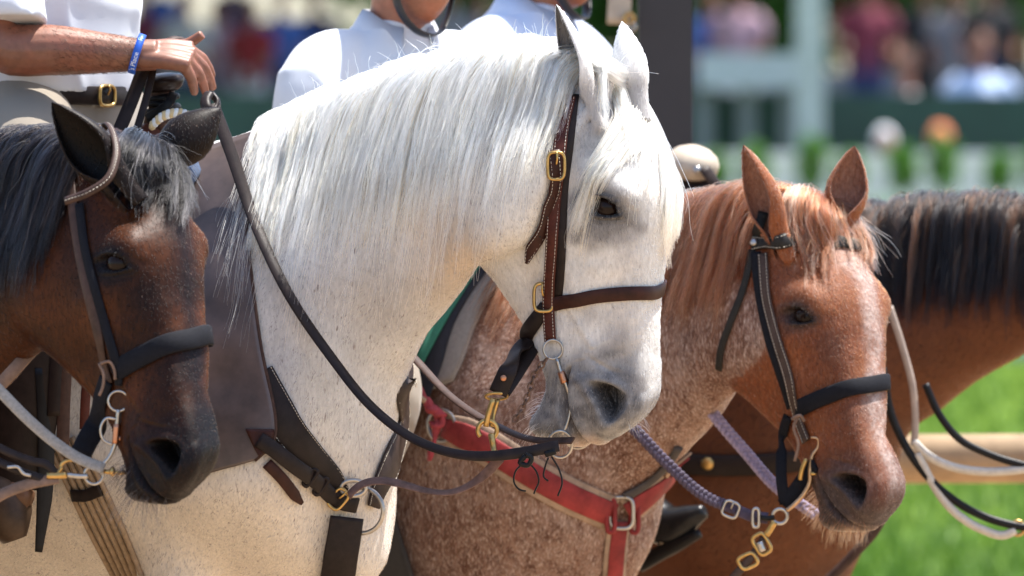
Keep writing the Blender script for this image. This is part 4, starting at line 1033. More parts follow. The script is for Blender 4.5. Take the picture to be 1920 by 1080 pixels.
band(W, [(486, 826), (510, 842), (545, 872), (590, 905), (632, 938), (662, 945)], 34, pm(30), .006, 'billet', L_DARK, bc, .011)
band(W, [(500, 868), (530, 900), (552, 930), (562, 942)], 16, pm(22), .004, 'billet_tail', L_BROWN, bc, .004, taper=([0, .8, 1], [1, 1, .4]))
for x, y in ((572, 893), (592, 908)): 
    a, b = hit(W, x, y); buckle(a + unit(b) * .013, unit(np.array([.8, 0, -.6])), unit(np.array([.6, 0, .8])), unit(b), pm(12), pm(36), .0035, 'keeper', L_DARK, bc, False)
a, b = hit(W, 626, 931); buckle(a + unit(b) * .020, unit(np.array([.75, -.1, -.65])), unit(np.array([.65, 0, .75])), unit(b), pm(26), pm(40), .0030, 'buckle', BRASS, bc)
a, b = hit(W, 484, 826); patch(W, [((462, 806), (514, 806)), ((470, 825), (514, 822)), ((482, 850), (492, 845)), ((487, 858), (489, 858))], .009, .003, 8, 10, 'corner_patch', L_BROWN, bc)
band(W, [(716, 640, .26), (738, 672, .14), (754, 720), (755, 750), (748, 800), (730, 860), (702, 925), (695, 950)], 34, pm(66), .007, 'shoulder_strap', L_GREY, bc, .004, taper=([0, .2, .7, 1], [1, 1, 1, .45]), stitch=True)
a, b = hit(W, 668, 955); mesh_obj('chest_ring', *ring_torus(a + unit(b) * .016, unit(np.array([.86, -.3, 0])), ZA, .040, .0042, 40, 10), STEEL, bc)
mesh_obj('chest_ring', *ring_torus(P(662, 915, a[1] - .03), XA, ZA, .022, .0042, 30, 10, R2=.014), STEEL, bc)
band(W, [(645, 968), (640, 1010), (632, 1070), (625, 1140)], 24, pm(66), .007, 'belly_strap', L_DARK, bc, .010)
# ------------------------------------------------------------------ tack of the dark bay
STRAP_B = leather('worn_brown_strap', (.045, .025, .019), .5); ROPE_GREY = simple('grey_rope', (.27, .25, .23), .8, 0, .25, 200, .8, 700, .003); ROPE_TAN = simple('tan_strap', (.14, .085, .06), .7, 0, .3, 60, .5)
bb = empty('bridle', B.ctr, 'dark bridle with looped ear strap and black padded noseband on the dark bay horse', 'bridle')
v, f = strap(np.array([q for q in path([P(182, 262, -.86), P(196, 238, -.88), P(212, 256, -.93), P(216, 300, -.975), P(200, 338, -1.0), P(165, 362, -1.005), P(124, 378, -.99)], 40)]), nrm_smooth(np.array([[.5, -.6, .6]] * 20 + [[.35, -.8, .35]] * 20), 10), pm(15), .006, .45)
eo = mesh_obj('ear_loop', v, f, STRAP_B, bb)
q = path([P(182, 262, -.86), P(196, 238, -.88), P(212, 256, -.93), P(216, 300, -.975), P(200, 338, -1.0), P(165, 362, -1.005), P(124, 378, -.99)], 40)
stitches(q, nrm_smooth(np.array([[.5, -.6, .6]] * 20 + [[.35, -.8, .35]] * 20), 10), np.full(40, pm(15)), .006, eo, .007)
band(B, [(134, 335), (140, 400), (152, 480), (172, 570), (190, 640), (200, 690), (208, 720)], 40, pm(19), .0045, 'cheek_strap', STRAP_B, bb, .002)
band(B, [(150, 385), (162, 470), (185, 560), (207, 640), (222, 690), (226, 722)], 40, pm(17), .006, 'cheek_strap', SOFT_BLACK, bb, .001)
band(B, [(216, 698), (250, 678), (300, 652), (345, 640), (378, 638), (390, 640)], 30, pm(37), .007, 'noseband', SOFT_BLACK, bb, .002, around=True)
band(B, [(205, 712), (190, 760), (180, 800, -.93), (172, 812, -.94), (152, 850, -.95)], 24, np.interp(np.linspace(0, 1, 24), [0, .5, .6, 1], [pm(34), pm(34), pm(40), pm(38)]), .006, 'curb_strap', SOFT_BLACK, bb, .004)
yb = hit(B, 222, 760)[0][1] - .012
cord([P(186, 682, yb + .01), P(194, 700, yb), P(193, 725, yb), P(186, 742, yb)], 14, .0026, 'lace', ROPE_TAN, bb)
cord([P(188, 682, yb), P(205, 678, yb), P(214, 692, yb), P(216, 712, yb)], 14, .0026, 'lace', ROPE_TAN, bb)
b2 = empty('curb_bit', P(220, 800, yb), 'steel shank bit with round rings beside the dark bay mouth', 'bit')
mesh_obj('cheek_ring', *ring_torus(P(222, 752, yb), XA, ZA, .0165, .0022), STEEL, b2)
cord([P(222, 768, yb), P(219, 800, yb), P(216, 832, yb), P(206, 856, yb), P(192, 872, yb)], 20, .0036, 'shank', STEEL, b2)
cord([P(219, 795, yb - .001), P(216, 832, yb - .001)], 6, .0056, 'barrel', COPPER, b2, 14)
cord([P(218, 786, yb), P(200, 784, yb), P(189, 802, yb), P(195, 826, yb), P(212, 834, yb)], 20, .0024, 'loop', STEEL, b2)
mesh_obj('rein_ring', *ring_torus(P(176, 890, yb), XA, ZA, .0155, .0024), STEEL, b2)
cord([P(222, 822, yb), P(238, 822, yb + .02), P(262, 826, yb + .05)], 8, .004, 'mouthpiece', COPPER, b2)
rb = empty('reins', P(80, 800, yb), 'pale grey flat rein running down to the dark bay bit', 'reins')
v, f = strap(path([P(-60, 672, yb + .03), P(0, 735, yb + .01), P(60, 795, yb), P(105, 833, yb), P(150, 862, yb), P(195, 880, yb - .004)], 40), np.tile([.2, -.9, .4], (40, 1)), pm(21), .006, .45); mesh_obj('rein', v, f, ROPE_GREY, rb)
v, f = strap(path([P(-40, 818, yb + .02), P(20, 850, yb), P(60, 865, yb), P(88, 872, yb), P(100, 886, yb), P(92, 898, yb), P(60, 892, yb), P(10, 872, yb), P(-40, 850, yb + .02)], 60), np.tile([.1, -1, .2], (60, 1)), pm(15), .005, .45); mesh_obj('rein_loop', v, f, L_REIN, rb)
v, f = strap(path([P(-40, 960, yb), P(0, 930, yb), P(50, 910, yb), P(110, 897, yb)], 20), np.tile([.1, -1, .3], (20, 1)), pm(20), .006, .45); mesh_obj('strap_end', v, f, ROPE_TAN, rb)
v, f = strap(path([P(-60, 780, -.80), P(0, 722, -.80), P(30, 690, -.80), P(62, 655, -.78)], 20), np.tile([.1, -1, .3], (20, 1)), pm(24), .004, .45); mesh_obj('rein', v, f, ROPE_TAN, rb)
sb = empty('lead_chain', P(130, 885, yb), 'brass and steel clips joining the dark bay reins', 'clip')
for (x0, y0, x1, y1, r, mt) in ((88, 892, 125, 890, .006, BRASS), (125, 890, 165, 893, .0045, STEEL), (195, 884, 238, 886, .0038, BRASS), (108, 888, 116, 876, .003, BRASS)): cord([P(x0, y0, yb - .004), P((x0+x1)/2, (y0+y1)/2 + 1, yb - .004), P(x1, y1, yb - .004)], 8, r, 'clip', mt, sb)
mesh_obj('snap', *ring_torus(P(135, 874, yb), XA, ZA, .018, .0032, R2=.010, a0=.3, a1=3.4), BRASS, sb); mesh_obj('ring_collar', *lathe(P(205, 884, yb - .004), XA, [(0, .004), (.003, .008), (.007, .008), (.010, .004)], 14), BRASS, sb)
cord([P(14, 876, yb - .01), P(34, 876, yb - .012), P(44, 888, yb - .012), P(58, 892, yb - .01)], 14, .003, 'hook', STEEL, sb)

# ------------------------------------------------------------------ tack of the chestnut roan
L_OLIVE = leather('dark_bridle_leather', (.014, .013, .012), .5); L_TAUPE = leather('taupe_leather', (.045, .028, .022), .5)
RED_L = leather('red_leather', (.20, .026, .026), .6, .5, 18); CREAM = simple('cream_fleece_edge', (.26, .18, .125), .85, 0, .35, 40, .5); PURPLE = simple('purple_braid', (.050, .036, .066), .75, 0, .35, 160, .8, 500, .002); LILAC = simple('lilac_braid', (.26, .21, .30), .75, 0, .35, 160, .8, 500, .002)
bb = empty('bridle', C.ctr, 'dark bridle with white-stitched cheek strap and black noseband on the chestnut roan', 'bridle')
band(C, [(1412, 458), (1450, 456), (1490, 447)], 14, pm(30), .005, 'browband', L_OLIVE, bb, .003, stitch=True, taper=([0, .3, 1], [1, .75, 1.1]))
band(C, [(1490, 447), (1530, 450), (1570, 455), (1610, 462)], 16, pm(26), .004, 'browband', L_OLIVE, bb, .003)
a, b = hit(C, 1416, 457); disc(a + unit(b) * .008, unit(b), .0075, .004, 'concho', STEEL, bb)
band(C, [(1432, 398), (1422, 430), (1412, 462)], 10, pm(20), .004, 'crown_strap', L_OLIVE, bb, .002)
band(C, [(1412, 470), (1398, 535), (1370, 610), (1353, 660), (1350, 692)], 26, pm(15), .004, 'throat_latch', L_OLIVE, bb, .003)
band(C, [(1418, 475), (1428, 560), (1446, 640), (1470, 715), (1486, 765)], 36, pm(21), .007, 'cheek_strap', SOFT_BLACK, bb, .001)
band(C, [(1432, 478), (1440, 560), (1460, 640), (1484, 720), (1502, 790), (1516, 828)], 44, pm(21), .0045, 'cheek_strap', L_TAUPE, bb, .004, stitch=True)
band(C, [(1492, 768), (1530, 750), (1580, 733), (1625, 724), (1652, 724), (1660, 727)], 30, pm(33), .007, 'noseband', SOFT_BLACK, bb, .002, around=True)
band(C, [(1482, 780), (1470, 820), (1465, 860, .52), (1466, 910, .50), (1472, 945, .50)], 22, pm(22), .006, 'curb_strap', SOFT_BLACK, bb, .004)
band(C, [(1530, 870), (1510, 895, .50), (1488, 925, .50), (1468, 948, .50)], 16, pm(30), .006, 'curb_strap', SOFT_BLACK, bb, .003)
yb = hit(C, 1520, 850)[0][1] - .012
cord([P(1496, 782, yb), P(1488, 800, yb), P(1497, 830, yb), P(1490, 865, yb)], 12, .003, 'lace', ROPE_TAN, bb)
cord([P(1484, 786, yb), P(1500, 779, yb - .004), P(1508, 790, yb)], 10, .003, 'lace', ROPE_TAN, bb)
b2 = empty('curb_bit', P(1520, 880, yb), 'bronze coloured shank bit beside the chestnut roan mouth', 'bit'); BRONZE = simple('bronze', (.40, .27, .17), .32, 1.0, .25, 60, .2)
cord([P(1520, 820, yb), P(1533, 822, yb), P(1534, 838, yb), P(1524, 852, yb), P(1519, 880, yb), P(1518, 905, yb), P(1508, 925, yb), P(1490, 945, yb), P(1474, 958, yb)], 34, np.interp(np.linspace(0, 1, 34), [0, .2, .5, 1], [.002, .003, .0048, .0042]), 'shank', BRONZE, b2)
mesh_obj('rein_ring', *ring_torus(P(1462, 968, yb), XA, ZA, .0135, .0032), STEEL, b2)
cord([P(1512, 860, yb - .004), P(1504, 880, yb - .004), P(1500, 900, yb - .002)], 8, .0045, 'mouth_loop', BRASS, b2)
cord([P(1519, 888, yb - .006), P(1531, 888, yb - .006)], 4, .0035, 'stud', BRASS, b2)
rr = empty('reins', P(1330, 930, yb), 'purple braided reins running to the chestnut roan bit', 'reins')
def braid(pts, n, w, name, mat, parent, lobes=46, up=(0.1, -.9, .4)):
    """three-strand braid: interleaved fat strands"""
    c = path(pts, n); t, s, nn = frames(c, np.tile(up, (n, 1))); ph = np.linspace(0, lobes * 2 * math.pi / 3, n); mb = MB()
    for k in range(3):
        a = ph + k * 2 * math.pi / 3; q = c + s * (np.sin(a) * w * .32)[:, None] + nn * (np.sin(2 * a) * w * .10)[:, None]; mb.add(*tube(q, w * .23, 8, np.tile(up, (n, 1)), True, .8))
    o = mb.build(name, mat, parent); o['kind'] = 'stuff'; return o
braid([P(1040, 660, .45), P(1120, 740, .42), P(1190, 805, .42), P(1250, 868, .44), P(1330, 935, .47), P(1380, 955, .49)], 200, pm(24), 'rein', PURPLE, rr)
braid([P(1300, 720, .75), P(1342, 782, .72), P(1400, 850, .70), P(1455, 912, .66), P(1530, 965, .62)], 160, pm(24), 'rein', LILAC, rr, 34)
v, f = strap(path([P(1378, 955, .49), P(1410, 968, .49), P(1440, 972, .49)], 12), np.tile([0, -1, .2], (12, 1)), pm(22), .005); mesh_obj('rein_end', v, f, PURPLE, rr)
buckle(P(1370, 955, .475), np.array([.92, 0, -.38]), np.array([.38, 0, .92]), -YA, pm(30), pm(30), .0028, 'buckle', STEEL, rr); buckle(P(1417, 971, .475), XA, ZA, -YA, pm(12), pm(36), .003, 'keeper', STEEL, rr, False)
cord([P(1425, 970, .48), P(1440, 972, .48), P(1452, 970, .48)], 8, .005, 'rein_tip', L_BLACK, rr)
cl = empty('lead_chain', P(1410, 1020, .47), 'brass clip chain and strap hanging from the chestnut roan bit ring', 'chain')
cord([P(1452, 978, .47), P(1444, 992, .47), P(1436, 1004, .47)], 8, .0065, 'snap', BRASS, cl)
buckle(P(1428, 1020, .468), np.array([.85, 0, .5]), np.array([-.5, 0, .85]), -YA, pm(26), pm(40), .0038, 'frame', BRASS, cl, False); buckle(P(1402, 1052, .468), np.array([.9, 0, .42]), np.array([-.5, 0, .85]), -YA, pm(34), pm(26), .0038, 'frame', BRASS, cl, False)
v, f = strap(path([P(1434, 1008, .472), P(1412, 1040, .472), P(1390, 1066, .472), P(1350, 1110, .472)], 14), np.tile([0, -1, .1], (14, 1)), pm(16), .005); mesh_obj('strap', v, f, L_TAUPE, cl); cord([P(1424, 1016, .468), P(1430, 1034, .468)], 5, .008, 'roller', STEEL, cl)
# breast collar: red leather on cream backing
bc = empty('breast_collar', P(1155, 960, .6), 'red leather breast collar with cream edges across the chestnut roan chest', 'breast collar')
def redstrap(pts, n, w, taper=None):
    band(C, pts, n, pm(w), .006, 'backing', CREAM, bc, .002, taper=taper); band(C, pts, n, pm(w * .68), .004, 'red_strap', RED_L, bc, .0085, taper=taper)
redstrap([(838, 802), (900, 830), (980, 880), (1060, 925), (1145, 962)], 40, 74, ([0, .1, 1], [.75, 1, .95])); redstrap([(1172, 958), (1215, 925), (1250, 895), (1274, 868)], 22, 66)
redstrap([(1158, 975), (1153, 1020), (1148, 1080), (1140, 1140)], 20, 50)
band(C, [(1168, 930), (1210, 905), (1250, 868), (1272, 835)], 22, pm(18), .008, 'felt_edge', simple('dark_felt', (.05, .042, .04), .9), bc, .002)
a, b = hit(C, 1158, 955); buckle(a + unit(b) * .016, XA, ZA, unit(b), pm(46), pm(62), .004, 'ring', STEEL, bc, False)
for x in (1140, 1182):
    a, b = hit(C, x, 962); buckle(a + unit(b) * .013, XA, ZA, unit(b), pm(16), pm(66), .0045, 'keeper', RED_L, bc, False)
a, b = hit(C, 836, 798); mesh_obj('ring', *ring_torus(a + unit(b) * .012, unit(np.array([.8, -.5, 0])), ZA, .030, .0034, 32, 8), STEEL, bc)
ti = empty('cloth_tie', P(800, 760, .75), 'crumpled red cloth tie knotted to the steel ring', 'cloth tie'); RCL = simple('red_cloth', (.24, .028, .038), .85, 0, .35, 40, .5)
def rag(pts, n, w, seed):
    r = np.random.default_rng(seed); c = path(pts, n); v, f = tube(c, pm(w) * (1 + .25 * np.sin(np.linspace(0, 14, n) + seed)) * np.interp(np.linspace(0, 1, n), [0, .1, .9, 1], [.6, 1, 1, .4]), 12, flat=.55)
    return v + .004 * np.stack([vnoise(v, 60, 1), vnoise(v, 60, 2), vnoise(v, 60, 3)], 1), f
Yt = hit(C, 836, 798)[0][1] - .04
for k, (q, w) in enumerate((([(735, 650), (762, 690), (785, 735), (812, 770), (838, 782)], 15), ([(800, 745), (820, 790), (812, 830), (803, 862)], 11), ([(785, 730), (798, 760), (830, 778), (820, 800), (806, 790)], 13))): mesh_obj('cloth', *rag([P(x, y, Yt) for x, y in q], 30, w, k), RCL, ti)
cord([P(772, 728, Yt - .02), P(784, 742, Yt - .024), P(797, 752, Yt - .02)], 8, .0055, 'pale_cord', CREAM, ti)
# saddle blanket edges and dark fender
sp = empty('saddle_pad', P(850, 620, .9), 'layered saddle pad with green cloth, black pad and grey felt edge', 'saddle pad')
GREEN = simple('green_cloth', (.02, .14, .09), .8, 0, .12, 50, .2); BLK = simple('black_pad', (.010, .011, .018), .9, 0, .3, 80, .4); FELT = simple('grey_felt', (.20, .18, .165), .95, 0, .15, 120, .8, 300, .003, .2, .3)
patch(C, [((830, 470), (964, 492)), ((790, 520), (954, 515)), ((740, 580), (922, 560)), ((700, 650), (890, 620)), ((680, 720), (870, 680)), ((670, 790), (852, 716))], .004, .016, 12, 24, 'felt', FELT, sp)
patch(C, [((830, 462), (941, 490)), ((790, 512), (928, 512)), ((740, 572), (890, 565)), ((700, 642), (856, 628)), ((680, 720), (840, 690)), ((670, 800), (814, 760))], .021, .006, 12, 24, 'black_pad', BLK, sp)
patch(C, [((825, 455), (938, 484)), ((780, 505), (922, 506)), ((735, 565), (878, 570)), ((700, 632), (838, 640)), ((690, 740), (800, 715)), ((680, 860), (784, 830))], .028, .004, 10, 26, 'green_cloth', GREEN, sp)
fd = empty('stirrup_fender', P(720, 900, .8), 'dark leather stirrup fender beside the chestnut roan shoulder', 'fender')
patch(C, [((640, 690), (770, 705)), ((640, 800), (764, 800)), ((650, 900), (752, 905)), ((660, 980), (765, 985)), ((690, 1060), (790, 1060)), ((700, 1130), (800, 1120))], .03, .006, 10, 26, 'fender', simple('fender_leather', (.014, .012, .012), .7, 0, .3, 120, .5), fd)
# ------------------------------------------------------------------ people
def remesh(parts, voxel, smooth=4):
    mb = MB()
    for v, f in parts: mb.add(v, f)
    me = fix_normals(np.concatenate(mb.v), mb.f); o = link(bpy.data.objects.new('tmp', me))
    m = o.modifiers.new('r', 'REMESH'); m.mode = 'VOXEL'; m.voxel_size = voxel; m.adaptivity = 0
    s = o.modifiers.new('s', 'SMOOTH'); s.factor = .5; s.iterations = smooth
    dg = bpy.context.evaluated_depsgraph_get(); r = bpy.data.meshes.new_from_object(o.evaluated_get(dg), depsgraph=dg); bpy.data.objects.remove(o); r.shade_smooth(); return r
def limb(pts, rad, n=24, k=16, flat=1.0):
    q = path(pts, n); return close_grid(tube(q, cr(np.linspace(0, 1, len(rad)), rad, np.linspace(0, 1, n)), k, cap=False, flat=flat)[0].reshape(n, k, 3))
def human_head():
    """faces +x, chin at z = 0, crown at .235"""
    nu, nv = 72, 64; th = np.linspace(.01, math.pi - .01, nv); ph = np.linspace(0, 2 * math.pi, nu, endpoint=False)
    T, Ph = np.meshgrid(th, ph, indexing='ij'); z = .1175 + .1175 * np.cos(T); r = np.sin(T)**.85
    taper = np.interp(z, [0, .03, .07, .12, .17, .235], [.66, .80, .92, .98, 1.0, .9])
    x = .098 * r * np.cos(Ph) * np.where(np.cos(Ph) > 0, np.interp(z, [0, .05, .12, .235], [1.0, .95, .93, .95]), np.interp(z, [0, .06, .12, .235], [.30, .62, 1.0, 1.0])) + .004; y = .076 * r * np.sin(Ph) * taper
    p = np.stack([x, y, z], 2); n = grid_normals(p); n = n if np.sum(n * (p - np.array([0, 0, .12]))) > 0 else -n
    def b(c, rad, a, both=False):
        nonlocal p
        for sg in ((1, -1) if both else (1,)): p = p + n * (a * np.exp(-np.sum(((p - np.array([c[0], sg * c[1], c[2]])) / np.array(rad))**2, 2)))[:, :, None]
    b((.10, 0, .090), (.03, .013, .016), .016); b((.10, 0, .115), (.03, .009, .025), .010); b((.085, .032, .122), (.03, .017, .012), -.010, True); b((.085, .035, .145), (.03, .03, .010), .004, True)
    b((.095, 0, .056), (.03, .022, .006), .006); b((.095, 0, .042), (.03, .018, .006), .005); b((.097, 0, .0495), (.03, .024, .0022), -.005); b((.09, 0, .016), (.03, .02, .014), .006); b((.075, .045, .085), (.03, .02, .02), .003, True)
    b((.09, .011, .083), (.02, .006, .006), .004, True)
    return close_grid(p)
SKIN = {}
def skin(name, col):
    m, nt, b = nodes_of(name); n = tex_noise(nt, 60, 4, .6); nb_ = tex_noise(nt, 14, 3, .6)
    nt.links.new(mixc(nt, ramp(nt, n.outputs[0], [(.3, tuple(c * .78 for c in col)), (.7, tuple(c * 1.15 for c in col))]), (1.15, .86, .80, 1), ramp(nt, nb_.outputs[0], [(.4, (0, 0, 0)), (.7, (1, 1, 1))]), 'MULTIPLY'), b.inputs['Base Color'])
    b.inputs['Roughness'].default_value = .48; b.inputs['Subsurface Weight'].default_value = .12; b.inputs['Subsurface Radius'].default_value = (.012, .005, .003); b.inputs['Subsurface Scale'].default_value = .5
    n2 = tex_noise(nt, 300, 3, .6); bump(nt, b, n2.outputs[0], .25, .001); return m
def cloth(name, col, wr=.22):
    m, nt, b = nodes_of(name); b.inputs['Base Color'].default_value = tuple(col) + (1,); b.inputs['Roughness'].default_value = .85; b.inputs['Sheen Weight'].default_value = .15; b.inputs['Specular IOR Level'].default_value = .2
    n = tex_noise(nt, 6, 2, .45, stretch=(1, 1, .5)); n2 = tex_noise(nt, 900, 2, .5); mx = N(nt, 'ShaderNodeMath', operation='MULTIPLY_ADD'); nt.links.new(n2.outputs[0], mx.inputs[0]); mx.inputs[1].default_value = .02; nt.links.new(n.outputs[0], mx.inputs[2])
    bump(nt, b, mx.outputs[0], wr, .03); return m
SHIRT = cloth('white_cotton', (.54, .565, .62)); KHAKI = cloth('khaki_cotton', (.20, .17, .135)); HELM = simple('black_helmet', (.012, .012, .014), .4); SK1 = skin('tanned_skin', (.19, .078, .044)); SK2 = skin('light_skin', (.27, .115, .068))

class Rig:
    """a person's own frame: faces +x, left +y, seat at z = 0"""
    def __init__(s, pos, yaw, lean=0.0, roll=0.0, scale=1.0):
        s.o = np.asarray(pos, float); s.M = np.array(Matrix.Rotation(yaw, 3, 'Z') @ Matrix.Rotation(lean, 3, 'Y') @ Matrix.Rotation(roll, 3, 'X')) * scale
    def __call__(s, p): return np.atleast_2d(p) @ s.M.T + s.o
    def inv(s, p): return np.linalg.solve(s.M, (np.asarray(p, float) - s.o))

def torso(z0=-.05, fold=.008, belly=1.0, seed=0):
    zs = [-.08, .0, .10, .20, .30, .40, .47, .525, .56, .585]; hw = [.165, .17, .172, .172, .182, .195, .195, .155, .095, .064]; hd = [.125, .125, .122, .118, .122, .125, .112, .088, .070, .060]; cx = [.0, .01, .015, .012, .008, 0, -.008, -.012, -.008, 0]
    u = np.linspace(0, 1, 70); zz = z0 + (.585 - z0) * u; W_, D_, C_ = cr(zs, hw, zz), cr(zs, hd, zz) * belly, cr(zs, cx, zz); a = np.arange(96) * 2 * math.pi / 96; e = .82
    x = C_[:, None] + D_[:, None] * np.sign(np.cos(a)) * np.abs(np.cos(a))**e; y = W_[:, None] * np.sign(np.sin(a)) * np.abs(np.sin(a))**e; p = np.stack([x, y, np.repeat(zz[:, None], 96, 1)], 2)
    n = grid_normals(p); n = n if np.sum(n[30] * (p[30] - p[30].mean(0))) > 0 else -n; f = p.reshape(-1, 3); w = smooth01(.58, .45, f[:, 2])
    def crease(q, sc, sd_): return np.maximum(0, 1 - 3.2 * np.abs(vnoise(q, sc, sd_)))**2
    sk_ = f @ np.array([[1, 0, .5], [0, 1, .6], [0, 0, .55]]).T
    d = .010 * w * (crease(sk_, 5, seed + 5) + .7 * crease(f * np.array([1, 1, .45]) + .35 * f[:, [1, 2, 0]], 8, seed + 6)) + fold * w * (vnoise(f * np.array([1, 1, .6]), 7, seed) + .9 * np.abs(vnoise(f * np.array([1, 1, .5]) + .3 * f[:, 2:3], 12, seed + 1))); return (f + n.reshape(-1, 3) * d[:, None]).reshape(p.shape)

def sleeve(pts, rad, seed, n=36, k=30):
    c = path(pts, n); v = tube(c, cr(np.linspace(0, 1, len(rad)), rad, np.linspace(0, 1, n)), k, cap=False)[0]; d = v - np.repeat(c, k, 0)
    s = (.06 * vnoise(v, 9, seed) + .15 * np.maximum(0, 1 - 3 * np.abs(vnoise(v + .3 * v[:, [2, 0, 1]], 10, seed + 1)))**2) * np.repeat(np.linspace(0, 1, n), k); v = np.repeat(c, k, 0) + d * (1 + s)[:, None]; return close_grid(v.reshape(n, k, 3))

def collar(R, name, parent, col):
    """folded polo collar: a band and two wings"""
    a = np.linspace(-2.72, 2.72, 60); up = .022 * np.cos(a / 2.9)**.5
    ring = lambda rx, ry, z, dx=0: np.stack([dx - rx * np.cos(a), ry * np.sin(a), np.broadcast_to(z, a.shape)], 1)
    front = smooth01(1.4, 2.7, np.abs(a))
    inner = ring(.068, .068, .578 - .035 * front); top = ring(.072, .072, .602 - .034 * front); out = ring(.088, .092, .572 - .052 * front); tip = ring(.112, .122, .542 - .062 * front); tip[:, 0] += .022 * front
    rows = np.stack([inner, top, top + np.array([0, 0, .002]), out, tip]); rows2 = np.stack([inner - 0, top - [0, 0, .004], top - [0, 0, .004], out - [0, 0, .004], tip - [0, 0, .004]])
    P_ = np.concatenate([rows, rows2[::-1]]); v = P_.reshape(-1, 3); m, k = P_.shape[:2]; f = []
    for i in range(m):
        for j in range(k - 1): i2 = (i + 1) % m; f.append((i*k + j, i*k + j + 1, i2*k + j + 1, i2*k + j))
    f.append(tuple(i * k for i in range(m))); f.append(tuple(i * k + k - 1 for i in range(m))[::-1]); return mesh_obj(name, R(v), f, col, parent)

def hand_parts(wr, fwd, up, side, curl, sc=1.0, thumb=None, spread=.0):
    """wr wrist, fwd along the hand, up its back, side towards the thumb"""
    fwd, up, side = unit(fwd), unit(up), unit(side); pts = []
    pal = [limb([wr - fwd * .02, wr + fwd * .03 * sc + up * .002, wr + fwd * .07 * sc + up * .002, wr + fwd * .092 * sc - up * .004], [.025 * sc, .034 * sc, .040 * sc, .034 * sc], 16, 18, .42)]
    # flat is along the frame normal, so build the palm as fan of ribs
    pal = []
    for k in range(4):
        o = side * (.030 - .020 * k) * sc; pal.append(limb([wr + o * .45, wr + fwd * .05 * sc + o * .85 + up * .004, wr + fwd * (.094 - .004 * abs(k - 1)) * sc + o], [.016 * sc, .0145 * sc, .0125 * sc], 12, 12))
    parts = pal
    Ls = [.074, .082, .076, .060]
    for k in range(4):
        c = curl[k]; b = wr + fwd * (.094 - .004 * abs(k - 1)) * sc + side * (.030 - .020 * k) * sc; d = fwd.copy(); q = [b - fwd * .01]
        for j, (fr, ang) in enumerate(zip((.45, .31, .24), c)):
            d = unit(d * math.cos(math.radians(ang)) - up * math.sin(math.radians(ang)) + side * spread * (1.5 - k) * (j == 0)); up2 = unit(up - d * (up @ d)) if abs(up @ d) < .98 else unit(fwd)
            q += [q[-1] + d * Ls[k] * fr * sc * .5, q[-1] + d * Ls[k] * fr * sc]
            fwd_, up_ = d, up
        parts.append(limb(q, [.0105 * sc, .0098 * sc, .0092 * sc, .0085 * sc, .0068 * sc], 22, 12))
    if thumb is not None: parts.append(limb([wr + side * .018 * sc + fwd * .015 * sc] + [np.asarray(x) for x in thumb], [.015 * sc, .0135 * sc, .0105 * sc, .0085 * sc], 18, 12))
    return parts

